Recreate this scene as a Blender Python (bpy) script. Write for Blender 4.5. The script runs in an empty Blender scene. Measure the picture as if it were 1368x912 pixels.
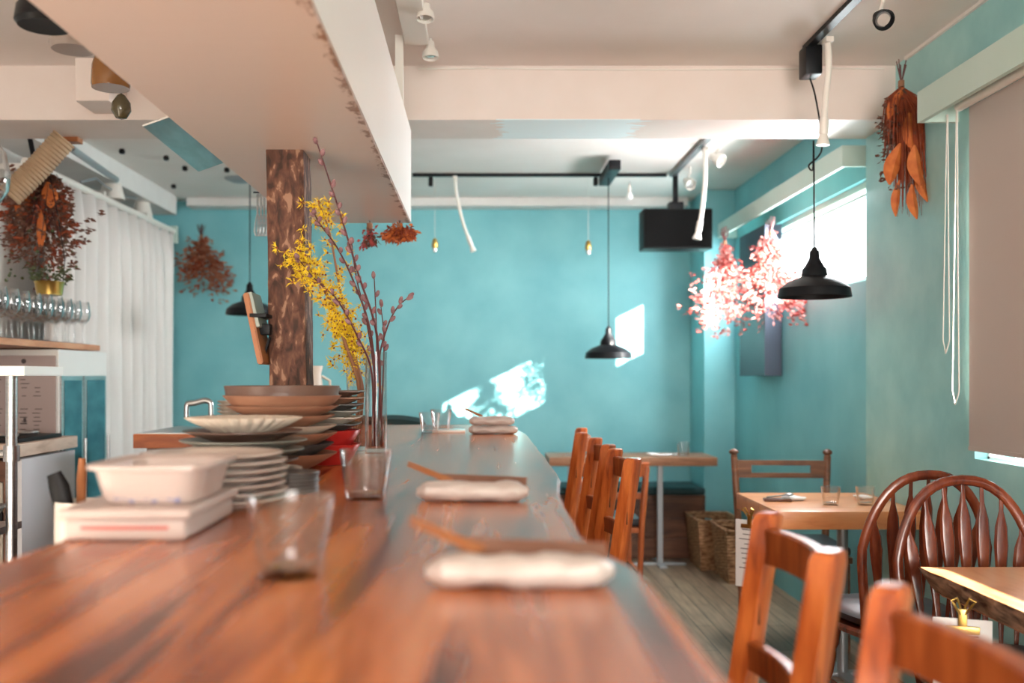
import bpy, bmesh, math, random
from mathutils import Vector, Matrix, Euler, noise
sc = bpy.context.scene
PI = math.pi
R = math.radians
random.seed(7)
# ------------------------------------------------------------------ camera, light, exposure
CZ = 1.24          # camera height
F = 1330.0         # focal length in pixels of the 1368 wide frame
VX, VY = 640.0, 502.0
cam = bpy.data.cameras.new('camera'); camo = bpy.data.objects.new('camera', cam)
sc.collection.objects.link(camo); sc.camera = camo
camo.location = (0, 0, CZ); camo.rotation_euler = (R(90), 0, 0)
cam.sensor_width = 36; cam.lens = 36 * F / 1368
cam.shift_x = (684 - VX) / 1368; cam.shift_y = (VY - 456) / 1368
cam.clip_start = 0.05
cam.dof.use_dof = True; cam.dof.focus_distance = 3.0; cam.dof.aperture_fstop = 2.2

w = bpy.data.worlds.new('world'); sc.world = w; w.use_nodes = True
bg = w.node_tree.nodes['Background']
bg.inputs[0].default_value = (0.92, 0.97, 1.0, 1); bg.inputs[1].default_value = 4.5

def lamp(name, kind, loc, rot, energy, color, **kw):
    l = bpy.data.lights.new(name, kind); l.energy = energy; l.color = color
    for k, v in kw.items(): setattr(l, k, v)
    o = bpy.data.objects.new(name, l); sc.collection.objects.link(o)
    o.location = loc; o.rotation_euler = rot
    return o
sun_dir = Vector((-0.77, 1.0, -0.385))
lamp('sun', 'SUN', (6, -6, 5), sun_dir.to_track_quat('-Z', 'Y').to_euler(), 60.0, (1.0, 0.93, 0.82), angle=R(0.6))
# daylight coming in through the glazed shop front behind the camera
lamp('shopfront_daylight', 'AREA', (0.85, -3.75, 1.35), (R(104), 0, R(6)), 300, (1.0, 0.88, 0.79), shape='RECTANGLE', size=2.9, size_y=1.9)
# daylight of the high window at the back
lamp('high_window_daylight', 'AREA', (1.80, 5.5, 1.92), (R(60), 0, R(90)), 110, (0.96, 0.98, 1.0), shape='RECTANGLE', size=2.1, size_y=0.44)
sc.view_settings.view_transform = 'Standard'; sc.view_settings.look = 'None'
sc.view_settings.gamma = 1; sc.view_settings.use_curve_mapping = False
sc.view_settings.exposure = 0.38
sc.cycles.use_denoising = True
sc.cycles.max_bounces = 10; sc.cycles.transmission_bounces = 10; sc.cycles.transparent_max_bounces = 12
sc.cycles.sample_clamp_indirect = 6
sc.cycles.caustics_reflective = False; sc.cycles.caustics_refractive = False

def at(px, py, Y):
    """world point seen at picture point (px, py) at distance Y"""
    return Vector(((px - VX) * Y / F, Y, CZ + (VY - py) * Y / F))

# ------------------------------------------------------------------ materials
def nm(name, rough=0.5, col=(0.8, 0.8, 0.8), metal=0.0, spec=0.5, coat=0.0, trans=0.0, ior=1.45, sub=None, sheen=0):
    m = bpy.data.materials.new(name); m.use_nodes = True
    b = m.node_tree.nodes['Principled BSDF']
    b.inputs['Base Color'].default_value = (*col, 1); b.inputs['Roughness'].default_value = rough
    b.inputs['Metallic'].default_value = metal; b.inputs['Specular IOR Level'].default_value = spec
    b.inputs['Coat Weight'].default_value = coat; b.inputs['Coat Roughness'].default_value = 0.12
    b.inputs['Transmission Weight'].default_value = trans; b.inputs['IOR'].default_value = ior
    return m
def L(m): return m.node_tree.links
def N(m, t, **kw):
    n = m.node_tree.nodes.new(t)
    for k, v in kw.items():
        if k in n.inputs: n.inputs[k].default_value = v
        else: setattr(n, k, v)
    return n
def ramp(m, fac, stops):
    n = m.node_tree.nodes.new('ShaderNodeValToRGB'); e = n.color_ramp.elements
    while len(e) > len(stops): e.remove(e[-1])
    while len(e) < len(stops): e.new(0.5)
    for i, (p, c) in enumerate(stops): e[i].position = p; e[i].color = (*c, 1)
    L(m).new(fac, n.inputs[0]); return n
def coords(m, scale=(1, 1, 1), rot=(0, 0, 0), kind='Object'):
    tc = N(m, 'ShaderNodeTexCoord'); mp = N(m, 'ShaderNodeMapping')
    mp.inputs['Scale'].default_value = scale; mp.inputs['Rotation'].default_value = rot
    L(m).new(tc.outputs[kind], mp.inputs[0]); return mp.outputs[0]
def bump(m, h, strength=0.3, dist=0.01):
    b = m.node_tree.nodes['Principled BSDF']; n = N(m, 'ShaderNodeBump')
    n.inputs['Strength'].default_value = strength; n.inputs['Distance'].default_value = dist
    L(m).new(h, n.inputs['Height']); L(m).new(n.outputs[0], b.inputs['Normal'])
def mottled(name, c1, c2, scale=6.0, rough=0.6, bstr=0.15, stretch=(1, 1, 1), metal=0, detail=5, spec=0.4, kind='Object', pos=(0.3, 0.7)):
    m = nm(name, rough, c1, metal, spec); b = m.node_tree.nodes['Principled BSDF']
    n = N(m, 'ShaderNodeTexNoise'); n.inputs['Scale'].default_value = scale; n.inputs['Detail'].default_value = detail
    L(m).new(coords(m, stretch, kind=kind), n.inputs['Vector'])
    r = ramp(m, n.outputs['Fac'], [(pos[0], c1), (pos[1], c2)])
    L(m).new(r.outputs[0], b.inputs['Base Color'])
    if bstr: bump(m, n.outputs['Fac'], bstr, 0.005)
    return m
def wood(name, dark, mid, light, stretch=(1, 8, 8), scale=2.0, rough=0.4, coat=0.0, bstr=0.05, spec=0.5, warp=1.5):
    m = nm(name, rough, mid, 0, spec, coat); b = m.node_tree.nodes['Principled BSDF']
    v = coords(m, stretch)
    n1 = N(m, 'ShaderNodeTexNoise'); n1.inputs['Scale'].default_value = scale; n1.inputs['Detail'].default_value = 6
    n1.inputs['Distortion'].default_value = warp
    L(m).new(v, n1.inputs['Vector'])
    n2 = N(m, 'ShaderNodeTexNoise'); n2.inputs['Scale'].default_value = scale * 9; n2.inputs['Detail'].default_value = 4
    L(m).new(v, n2.inputs['Vector'])
    mx = N(m, 'ShaderNodeMath', operation='MULTIPLY_ADD'); mx.inputs[1].default_value = 0.25
    L(m).new(n2.outputs['Fac'], mx.inputs[0]); L(m).new(n1.outputs['Fac'], mx.inputs[2])
    r = ramp(m, mx.outputs[0], [(0.38, dark), (0.58, mid), (0.85, light)])
    L(m).new(r.outputs[0], b.inputs['Base Color'])
    if bstr: bump(m, n2.outputs['Fac'], bstr, 0.003)
    return m

TEAL1, TEAL2 = (0.185, 0.505, 0.56), (0.25, 0.60, 0.64)
m_wall = mottled('turquoise_plaster', TEAL1, TEAL2, 3.0, 0.5, 0.25, detail=9)
m_wall_r = mottled('turquoise_rough_plaster', (0.28, 0.57, 0.59), (0.40, 0.70, 0.69), 4.5, 0.45, 0.5, detail=12)
m_white = mottled('white_plaster', (0.72, 0.69, 0.66), (0.80, 0.78, 0.75), 4, 0.7, 0.1, detail=8)
m_ceil = mottled('ceiling_paint', (0.82, 0.75, 0.70), (0.88, 0.81, 0.77), 2.5, 0.6, 0.3, detail=12)
m_pelmet = mottled('pale_green_paint', (0.55, 0.70, 0.63), (0.60, 0.74, 0.68), 3, 0.5, 0.05)
m_black = nm('black_metal', 0.4, (0.006, 0.007, 0.009), spec=0.25)
m_blackm = nm('black_plastic', 0.5, (0.006, 0.006, 0.007), spec=0.25)
m_whitep = nm('white_plastic', 0.4, (0.80, 0.76, 0.70))
m_cord = nm('white_cord', 0.6, (0.8, 0.76, 0.7))
m_steel = mottled('brushed_steel', (0.42, 0.42, 0.42), (0.56, 0.56, 0.57), 8, 0.28, 0.03, (1, 1, 14), metal=1)
m_brass = nm('aged_brass', 0.3, (0.55, 0.36, 0.10), 1)
def thin_glass(name, tint, edge):
    m = bpy.data.materials.new(name); m.use_nodes = True; t = m.node_tree
    t.nodes.remove(t.nodes['Principled BSDF'])
    lw = N(m, 'ShaderNodeLayerWeight'); lw.inputs['Blend'].default_value = 0.42
    mr = N(m, 'ShaderNodeMapRange'); mr.inputs[1].default_value = 0.22; mr.inputs[3].default_value = 0.05; mr.inputs[4].default_value = edge; L(m).new(lw.outputs['Facing'], mr.inputs[0])
    mix = N(m, 'ShaderNodeMixShader'); a = N(m, 'ShaderNodeBsdfTransparent'); a.inputs[0].default_value = (*tint, 1)
    g = N(m, 'ShaderNodeBsdfGlossy'); g.inputs['Roughness'].default_value = 0.06
    L(m).new(mr.outputs[0], mix.inputs[0]); L(m).new(a.outputs[0], mix.inputs[1]); L(m).new(g.outputs[0], mix.inputs[2])
    L(m).new(mix.outputs[0], t.nodes['Material Output'].inputs[0]); return m
m_glass = thin_glass('clear_glass', (.97, .97, .97), .95)
m_bulb = nm('silver_bulb', 0.15, (0.75, 0.73, 0.7), 0.7)
m_por = nm('cream_porcelain', 0.2, (0.78, 0.70, 0.62), coat=0.3)
m_dwood = nm('chair_dark_mark', 0.6, (0.05, 0.02, 0.012))

def mat_window():
    m = bpy.data.materials.new('window_pane'); m.use_nodes = True; t = m.node_tree
    t.nodes.remove(t.nodes['Principled BSDF'])
    mix = N(m, 'ShaderNodeMixShader'); mix.inputs[0].default_value = 0.06
    a = N(m, 'ShaderNodeBsdfTransparent'); g = N(m, 'ShaderNodeBsdfGlossy'); g.inputs['Roughness'].default_value = 0.02
    L(m).new(a.outputs[0], mix.inputs[1]); L(m).new(g.outputs[0], mix.inputs[2])
    L(m).new(mix.outputs[0], t.nodes['Material Output'].inputs[0]); return m
m_pane = mat_window()

def mat_hood(name, base, rust):
    m = nm(name, 0.33, base, 0, 0.5)
    b = m.node_tree.nodes['Principled BSDF']
    n = N(m, 'ShaderNodeTexNoise'); n.inputs['Scale'].default_value = 17; n.inputs['Detail'].default_value = 14; n.inputs['Roughness'].default_value = .72
    L(m).new(coords(m, (1.6, .8, 1)), n.inputs['Vector'])
    # rust only near the lower right edge
    tc = N(m, 'ShaderNodeTexCoord'); sp = N(m, 'ShaderNodeSeparateXYZ'); L(m).new(tc.outputs['Object'], sp.inputs[0])
    mr = N(m, 'ShaderNodeMapRange'); mr.inputs[1].default_value = -0.11; mr.inputs[2].default_value = 0.0
    L(m).new(sp.outputs['X'], mr.inputs[0])
    mu = N(m, 'ShaderNodeMath', operation='MULTIPLY'); L(m).new(mr.outputs[0], mu.inputs[0]); L(m).new(n.outputs['Fac'], mu.inputs[1])
    r = ramp(m, mu.outputs[0], [(0.43, base), (0.50, rust)])
    L(m).new(r.outputs[0], b.inputs['Base Color'])
    n2 = N(m, 'ShaderNodeTexNoise'); n2.inputs['Scale'].default_value = 3
    L(m).new(coords(m, (1, 6, 1)), n2.inputs['Vector'])
    bump(m, n2.outputs['Fac'], 0.12, 0.01)
    return m

def mat_beam():
    m = nm('beam_paint', 0.5, (0.78, 0.68, 0.63)); b = m.node_tree.nodes['Principled BSDF']
    n = N(m, 'ShaderNodeTexNoise'); n.inputs['Scale'].default_value = 5; n.inputs['Detail'].default_value = 10
    L(m).new(coords(m), n.inputs['Vector'])
    r = ramp(m, n.outputs['Fac'], [(0.3, (0.76, 0.66, 0.60)), (0.7, (0.80, 0.71, 0.66))])
    tc = N(m, 'ShaderNodeTexCoord'); sp = N(m, 'ShaderNodeSeparateXYZ')
    n3 = N(m, 'ShaderNodeTexNoise'); n3.inputs['Scale'].default_value = 9
    L(m).new(coords(m, (1, 4, 1)), n3.inputs['Vector'])
    wob = N(m, 'ShaderNodeMath', operation='MULTIPLY_ADD'); wob.inputs[1].default_value = 0.22
    L(m).new(tc.outputs['Object'], sp.inputs[0]); L(m).new(n3.outputs['Fac'], wob.inputs[0]); L(m).new(sp.outputs['X'], wob.inputs[2])
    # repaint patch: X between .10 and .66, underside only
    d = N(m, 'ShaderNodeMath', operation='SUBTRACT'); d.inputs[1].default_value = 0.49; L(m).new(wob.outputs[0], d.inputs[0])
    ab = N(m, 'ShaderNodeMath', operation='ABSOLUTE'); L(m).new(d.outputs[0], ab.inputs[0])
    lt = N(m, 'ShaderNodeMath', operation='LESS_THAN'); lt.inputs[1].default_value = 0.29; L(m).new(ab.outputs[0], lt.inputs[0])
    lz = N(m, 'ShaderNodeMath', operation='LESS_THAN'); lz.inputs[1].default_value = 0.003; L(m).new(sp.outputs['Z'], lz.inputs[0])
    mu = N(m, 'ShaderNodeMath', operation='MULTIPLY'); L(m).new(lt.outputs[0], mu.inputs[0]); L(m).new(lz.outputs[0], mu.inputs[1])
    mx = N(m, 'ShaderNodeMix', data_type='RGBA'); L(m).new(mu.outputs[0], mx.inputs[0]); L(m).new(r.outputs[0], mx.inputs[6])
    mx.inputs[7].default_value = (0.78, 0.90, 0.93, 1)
    L(m).new(mx.outputs[2], b.inputs['Base Color']); bump(m, n.outputs['Fac'], 0.15, 0.004); return m

def mat_counter():
    m = nm('counter_wood', 0.26, (0.5, 0.2, 0.08), 0, 0.5, 0.25); b = m.node_tree.nodes['Principled BSDF']
    v = coords(m, (5.0, 0.42, 1))
    n1 = N(m, 'ShaderNodeTexNoise'); n1.inputs['Scale'].default_value = 2.1; n1.inputs['Detail'].default_value = 3; n1.inputs['Distortion'].default_value = 0.9
    L(m).new(v, n1.inputs['Vector'])
    v2 = coords(m, (24, 0.7, 1)); n2 = N(m, 'ShaderNodeTexNoise'); n2.inputs['Scale'].default_value = 3; n2.inputs['Detail'].default_value = 3; n2.inputs['Distortion'].default_value = 0.2
    L(m).new(v2, n2.inputs['Vector'])
    mx = N(m, 'ShaderNodeMath', operation='MULTIPLY_ADD'); mx.inputs[1].default_value = 0.16
    L(m).new(n2.outputs['Fac'], mx.inputs[0]); L(m).new(n1.outputs['Fac'], mx.inputs[2])
    r = ramp(m, mx.outputs[0], [(0.40, (0.09, 0.018, 0.006)), (0.49, (0.30, 0.07, 0.018)), (0.60, (0.52, 0.15, 0.040)), (0.80, (0.64, 0.22, 0.070))])
    L(m).new(r.outputs[0], b.inputs['Base Color'])
    rr = N(m, 'ShaderNodeMapRange'); rr.inputs[3].default_value = 0.26; rr.inputs[4].default_value = 0.28
    L(m).new(n2.outputs['Fac'], rr.inputs[0]); L(m).new(rr.outputs[0], b.inputs['Roughness'])
    return m

def mat_floor():
    m = nm('floor_planks', 0.4, (0.2, 0.16, 0.12)); b = m.node_tree.nodes['Principled BSDF']
    br = N(m, 'ShaderNodeTexBrick'); v = coords(m, (1, 1, 1), (0, 0, R(90)))
    L(m).new(v, br.inputs['Vector'])
    br.inputs['Scale'].default_value = 1.0; br.inputs['Brick Width'].default_value = 0.9; br.inputs['Row Height'].default_value = 0.09
    br.inputs['Mortar Size'].default_value = 0.003
    br.inputs['Color1'].default_value = (0.30, 0.22, 0.15, 1); br.inputs['Color2'].default_value = (0.22, 0.155, 0.105, 1); br.inputs['Mortar'].default_value = (0.05, 0.04, 0.03, 1)
    n = N(m, 'ShaderNodeTexNoise'); n.inputs['Scale'].default_value = 4; n.inputs['Detail'].default_value = 6
    L(m).new(coords(m, (12, 1, 1)), n.inputs['Vector'])
    mx = N(m, 'ShaderNodeMix', data_type='RGBA', blend_type='MULTIPLY'); mx.inputs[0].default_value = 0.8
    r = ramp(m, n.outputs['Fac'], [(0.3, (0.5, 0.5, 0.5)), (0.7, (1.3, 1.25, 1.2))])
    L(m).new(br.outputs['Color'], mx.inputs[6]); L(m).new(r.outputs[0], mx.inputs[7]); L(m).new(mx.outputs[2], b.inputs['Base Color']); return m

def mat_wicker():
    m = nm('wicker', 0.8, (0.4, 0.2, 0.09)); b = m.node_tree.nodes['Principled BSDF']
    n = N(m, 'ShaderNodeTexNoise'); n.inputs['Scale'].default_value = 30
    L(m).new(coords(m, (1, 1, 3)), n.inputs['Vector'])
    r = ramp(m, n.outputs['Fac'], [(0.35, (0.16, 0.07, 0.03)), (0.65, (0.50, 0.28, 0.14))]); L(m).new(r.outputs[0], b.inputs['Base Color'])
    return m

def mat_post():
    m = nm('peeling_bark_timber', 0.75, (0.3, 0.16, 0.1)); b = m.node_tree.nodes['Principled BSDF']
    n = N(m, 'ShaderNodeTexNoise'); n.inputs['Scale'].default_value = 20; n.inputs['Detail'].default_value = 9; n.inputs['Distortion'].default_value = 0.5
    L(m).new(coords(m, (2.4, 2.4, 1.0)), n.inputs['Vector'])
    r = ramp(m, n.outputs['Fac'], [(0.36, (0.035, 0.014, 0.008)), (0.50, (0.10, 0.038, 0.022)), (0.585, (0.15, 0.065, 0.038)), (0.61, (0.30, 0.16, 0.10))])
    r.color_ramp.interpolation = 'LINEAR'
    L(m).new(r.outputs[0], b.inputs['Base Color']); bump(m, n.outputs['Fac'], 0.8, 0.01); return m

m_counter = mat_counter(); m_floor = mat_floor(); m_wicker = mat_wicker(); m_post = mat_post(); m_beam = mat_beam()
m_orange = wood('orange_chair_wood', (0.20, 0.033, 0.008), (0.46, 0.095, 0.019), (0.66, 0.175, 0.038), (7, 7, 0.8), 3, 0.33, 0.25)
m_orange_s = wood('side_chair_wood', (0.15, 0.03, 0.009), (0.34, 0.078, 0.019), (0.50, 0.14, 0.038), (7, 7, 0.8), 3, 0.4, 0.1)
m_winds = wood('cherry_chair_wood', (0.055, 0.011, 0.006), (0.14, 0.027, 0.011), (0.26, 0.06, 0.022), (4, 4, 1), 3, 0.22, 0.4)
m_brown = wood('walnut_chair_wood', (0.07, 0.025, 0.014), (0.17, 0.065, 0.03), (0.28, 0.12, 0.055), (1, 6, 6), 3, 0.35, 0.1)
m_table = wood('table_wood', (0.52, 0.17, 0.055), (0.76, 0.30, 0.115), (0.84, 0.40, 0.17), (1, 6, 6), 2, 0.3, 0.2)
m_slab = wood('slab_wood', (0.62, 0.22, 0.08), (0.82, 0.36, 0.16), (0.88, 0.46, 0.23), (5, 1, 5), 1.4, 0.3, 0.2, warp=3)
m_backt = wood('back_table_wood', (0.16, 0.065, 0.03), (0.30, 0.13, 0.065), (0.40, 0.2, 0.11), (1, 6, 6), 2, 0.4)
m_bark = mottled('bark', (0.08, 0.035, 0.02), (0.60, 0.36, 0.23), 14, 0.85, 1.0, (1, 1, 3), pos=(0.35, 0.65))
m_bench = wood('bench_wood', (0.05, 0.018, 0.01), (0.12, 0.045, 0.022), (0.2, 0.08, 0.04), (0.8, 6, 6), 2, 0.4)
m_shelf = wood('shelf_wood', (0.35, 0.13, 0.06), (0.55, 0.24, 0.12), (0.68, 0.36, 0.2), (6, 1, 6), 2, 0.4)
m_pale = wood('pale_wood', (0.5, 0.36, 0.27), (0.68, 0.52, 0.42), (0.78, 0.62, 0.5), (6, 1, 6), 2, 0.5)
m_leather = mottled('dark_leather', (0.012, 0.011, 0.014), (0.03, 0.028, 0.034), 12, 0.35, 0.2)
m_greenc = nm('dark_green_cushion', 0.6, (0.012, 0.045, 0.05))
m_curtain = mottled('linen', (0.74, 0.70, 0.67), (0.82, 0.79, 0.76), 3, 0.85, 0, (4, 4, 0.6))
m_greymetal = nm('grey_metal', 0.4, (0.38, 0.40, 0.42), 0.6)

def mat_blind():
    m = nm('blind_fabric', 0.85, (0.55, 0.47, 0.43)); t = m.node_tree; b = t.nodes['Principled BSDF']
    tr = N(m, 'ShaderNodeBsdfTranslucent'); tr.inputs[0].default_value = (0.55, 0.42, 0.36, 1)
    mix = N(m, 'ShaderNodeMixShader'); mix.inputs[0].default_value = 0.035
    L(m).new(b.outputs[0], mix.inputs[1]); L(m).new(tr.outputs[0], mix.inputs[2]); L(m).new(mix.outputs[0], t.nodes['Material Output'].inputs[0]); return m
m_blind = mat_blind()

# ------------------------------------------------------------------ mesh helpers
class B:
    def __init__(s): s.bm = bmesh.new()
    def box(s, c, d, rot=None, bev=0.0, seg=2):
        r = bmesh.ops.create_cube(s.bm, size=1.0); vs = r['verts']
        M = Matrix.Translation(Vector(c)) @ (Euler(rot).to_matrix().to_4x4() if rot else Matrix()) @ Matrix.Diagonal((*d, 1))
        bmesh.ops.transform(s.bm, matrix=M, verts=vs)
        if bev:
            es = list({e for v in vs for e in v.link_edges})
            bmesh.ops.bevel(s.bm, geom=es, offset=bev, segments=seg, affect='EDGES', profile=0.6)
        return s
    def bar(s, p0, p1, w, h, bev=0.0, twist=0.0):
        """rectangular bar from p0 to p1"""
        p0, p1 = Vector(p0), Vector(p1); d = p1 - p0
        q = d.to_track_quat('Z', 'Y').to_matrix().to_4x4()
        M = Matrix.Translation((p0 + p1) / 2) @ q @ Matrix.Rotation(twist, 4, 'Z') @ Matrix.Diagonal((w, h, d.length, 1))
        r = bmesh.ops.create_cube(s.bm, size=1.0); vs = r['verts']; bmesh.ops.transform(s.bm, matrix=M, verts=vs)
        if bev:
            es = list({e for v in vs for e in v.link_edges})
            bmesh.ops.bevel(s.bm, geom=es, offset=bev, segments=2, affect='EDGES')
        return s
    def tube(s, pts, rad, seg=10, cap=True, flat=1.0):
        pts = [Vector(p) for p in pts]; n = len(pts)
        if not hasattr(rad, '__len__'): rad = [rad] * n
        rings = []; up = None
        for i, p in enumerate(pts):
            t = (pts[min(i + 1, n - 1)] - pts[max(i - 1, 0)]).normalized()
            if up is None:
                up = Vector((0, 0, 1)) if abs(t.z) < 0.9 else Vector((0, 1, 0))
            a = t.cross(up)
            if a.length < 1e-5: a = t.cross(Vector((1, 0, 0)))
            a.normalize(); b = a.cross(t).normalized(); up = b
            rings.append([s.bm.verts.new(p + (a * math.cos(2 * PI * k / seg) + b * math.sin(2 * PI * k / seg) * flat) * rad[i]) for k in range(seg)])
        for i in range(n - 1):
            for k in range(seg):
                s.bm.faces.new((rings[i][k], rings[i][(k + 1) % seg], rings[i + 1][(k + 1) % seg], rings[i + 1][k]))
        if cap:
            s.bm.faces.new(rings[0][::-1]); s.bm.faces.new(rings[-1])
        return s
    def lathe(s, prof, seg=32, c=(0, 0, 0), sq=0.0, wave=None, closed=False):
        """profile of (r, z); open ends at r=0 close themselves"""
        c = Vector(c); rings = []
        for (r, z) in prof:
            if r < 1e-6: rings.append([s.bm.verts.new(c + Vector((0, 0, z)))])
            else:
                ring = []
                for k in range(seg):
                    a = 2 * PI * k / seg; rr = r
                    if wave: rr = r * (1 + wave(a, r, z))
                    x, y = math.cos(a), math.sin(a)
                    if sq:
                        f = 1 / max(abs(x), abs(y)); f = 1 + (f - 1) * sq; x *= f; y *= f
                    ring.append(s.bm.verts.new(c + Vector((x * rr, y * rr, z))))
                rings.append(ring)
        for i in range(len(rings) - 1):
            a, b = rings[i], rings[i + 1]
            if len(a) == 1 and len(b) == 1: continue
            for k in range(seg):
                if len(a) == 1: s.bm.faces.new((a[0], b[k], b[(k + 1) % seg]))
                elif len(b) == 1: s.bm.faces.new((a[k], a[(k + 1) % seg], b[0]))
                else: s.bm.faces.new((a[k], a[(k + 1) % seg], b[(k + 1) % seg], b[k]))
        if closed:
            for r in (rings[0], rings[-1]):
                if len(r) > 1:
                    try: s.bm.faces.new(r)
                    except ValueError: pass
        return s
    def prism(s, poly, z0, z1):
        lo = [s.bm.verts.new((x, y, z0)) for x, y in poly]; hi = [s.bm.verts.new((x, y, z1)) for x, y in poly]
        n = len(poly)
        s.bm.faces.new(lo[::-1]); s.bm.faces.new(hi)
        for i in range(n): s.bm.faces.new((lo[i], lo[(i + 1) % n], hi[(i + 1) % n], hi[i]))
        return s
    def leaf(s, p, d, ln, wd, side=None, cup=0.15, rows=3):
        """leaf blade: a curved double strip from p along d"""
        p, d = Vector(p), Vector(d).normalized()
        if side is None: side = d.cross(Vector((random.uniform(-1, 1), random.uniform(-1, 1), random.uniform(-1, 1))))
        side = side.normalized() if side.length > 1e-6 else Vector((1, 0, 0)); nrm = side.cross(d)
        prev = None
        for i in range(rows + 1):
            t = i / rows; ww = wd * math.sin(PI * min(0.98, max(0.04, t))) ** 0.8
            c = p + d * ln * t + nrm * ln * cup * math.sin(PI * t)
            row = [s.bm.verts.new(c - side * ww / 2), s.bm.verts.new(c + nrm * (-ww * 0.2)), s.bm.verts.new(c + side * ww / 2)]
            if prev:
                s.bm.faces.new((prev[0], prev[1], row[1], row[0])); s.bm.faces.new((prev[1], prev[2], row[2], row[1]))
            prev = row
        return s
    def ball(s, c, r, sx=1, sy=1, sz=1, sub=1, M=None):
        rr = bmesh.ops.create_icosphere(s.bm, subdivisions=sub, radius=r)
        X = Matrix.Translation(Vector(c)) @ (M if M else Matrix()) @ Matrix.Diagonal((sx, sy, sz, 1))
        bmesh.ops.transform(s.bm, matrix=X, verts=rr['verts']); return s
    def xf(s, M):
        bmesh.ops.transform(s.bm, matrix=M, verts=s.bm.verts[:]); return s
    def build(s, name, mat, parent=None, loc=None, rot=None, smooth=True, label=None, ang=35, kind=None):
        bmesh.ops.recalc_face_normals(s.bm, faces=s.bm.faces[:])
        me = bpy.data.meshes.new(name); s.bm.to_mesh(me); s.bm.free()
        if smooth:
            for p in me.polygons: p.use_smooth = True
            me.set_sharp_from_angle(angle=R(ang))
        me.materials.append(mat)
        o = bpy.data.objects.new(name, me); sc.collection.objects.link(o)
        if loc: o.location = loc
        if rot: o.rotation_euler = rot
        if parent: o.parent = parent
        if label: o['label'] = label
        if kind: o['kind'] = kind
        return o

def thing(name, label, cat, loc=(0, 0, 0), rotz=0, group=None):
    o = bpy.data.objects.new(name, None); sc.collection.objects.link(o); o.empty_display_size = 0.05
    o.location = loc; o.rotation_euler = (0, 0, rotz); o['label'] = label; o['category'] = cat
    if group: o['group'] = group
    return o
def tag(o, label, cat, group=None, kind=None):
    o['label'] = label; o['category'] = cat
    if group: o['group'] = group
    if kind: o['kind'] = kind
    return o
KIDS = {}
def children(o): return [c for c in sc.collection.objects if c.parent == o]
def dup(root, loc, rotz=0, label=None, group=None):
    r = root.copy(); sc.collection.objects.link(r); r.location = loc; r.rotation_euler = (root.rotation_euler[0], root.rotation_euler[1], rotz)
    if label: r['label'] = label
    if group: r['group'] = group
    for ch in children(root):
        c = ch.copy(); sc.collection.objects.link(c); c.parent = r
        for g in children(ch):
            d = g.copy(); sc.collection.objects.link(d); d.parent = c
    return r
def struct(name, b, m, parent=None, **kw):
    o = b.build(name, m, parent, **kw); o['kind'] = 'structure'; return o

# ------------------------------------------------------------------ the room
YB = 7.3; ZC = 2.52; XL = -2.4; XR = 1.72; XR2 = 1.76; YF = -3.6
struct('floor', B().box(((XL + XR2) / 2, (YF + YB) / 2, -0.05), (4.9, YB - YF + .4, 0.1)), m_floor, smooth=False)
struct('ceiling', B().box(((XL + XR2) / 2, (YF + YB) / 2, ZC + 0.05), (4.9, YB - YF + .4, 0.1)), m_ceil, smooth=False)
struct('wall_back', B().box(((XL + XR2) / 2, YB + 0.06, ZC / 2), (4.6, 0.12, ZC)), m_wall, smooth=False)
struct('wall_left', B().box((XL - 0.06, (YF + YB) / 2, ZC / 2), (0.12, YB - YF, ZC)), m_white, smooth=False)
def wall_with_hole(x0, x1, y0, y1, hy0, hy1, hz0, hz1):
    b = B(); cx = (x0 + x1) / 2; dx = x1 - x0
    b.box((cx, (y0 + hy0) / 2, ZC / 2), (dx, hy0 - y0, ZC)); b.box((cx, (hy1 + y1) / 2, ZC / 2), (dx, y1 - hy1, ZC))
    b.box((cx, (hy0 + hy1) / 2, hz0 / 2), (dx, hy1 - hy0, hz0)); b.box((cx, (hy0 + hy1) / 2, (hz1 + ZC) / 2), (dx, hy1 - hy0, ZC - hz1)); return b
# near part of the right wall, window opening under the blind; a second bay nearer than the camera
W1 = (0.9, 3.455, 0.953, 2.14)
struct('wall_right', wall_with_hole(XR, XR + 0.14, YF, 4.425, W1[0], W1[1], W1[2], W1[3]), m_wall_r, smooth=False)
W2 = (4.50, 6.66, CZ + 0.437, CZ + 0.90)
struct('wall_right_rear', wall_with_hole(XR2, XR2 + 0.14, 4.425, YB, *W2), m_wall, smooth=False)
# shop front behind the camera
struct('wall_front', B().box((XL + .67, YF - .06, ZC / 2), (1.6, .12, ZC)).box((0, YF - .06, 0.2), (4.6, .12, 0.4)).box((0, YF - .06, 2.41), (4.6, .12, .22)), m_white, smooth=False)
wf = B().box((.0, YF, 2.27), (3.9, .06, .06)).box((.0, YF, .43), (3.9, .06, .06))
for x in (-1.0, .2, 1.3): wf.box((x, YF, 1.35), (.06, .06, 1.85))
wn = struct('window_3', wf, m_white, smooth=False)
struct('pane', B().box((.4, YF, 1.35), (2.7, .006, 1.8)), m_pane, wn, smooth=False)
# rear pillar in the corner and its skirting
struct('pillar', B().box((1.66, 7.075, ZC / 2), (0.22, 0.45, ZC)), m_wall, smooth=False)
# ceiling beam (object origin at its underside)
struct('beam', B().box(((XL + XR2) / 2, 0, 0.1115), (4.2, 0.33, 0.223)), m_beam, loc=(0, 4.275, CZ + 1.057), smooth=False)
struct('trim_1', B().box((-0.3, 7.22, ZC - 0.03), (3.6, 0.16, 0.06), bev=0.004), m_white, smooth=False)
# soffit box along the left wall
struct('trim_2', B().box((-2.28, 5.78, ZC - 0.065), (0.24, 2.66, 0.13)), m_white, smooth=False)
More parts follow.
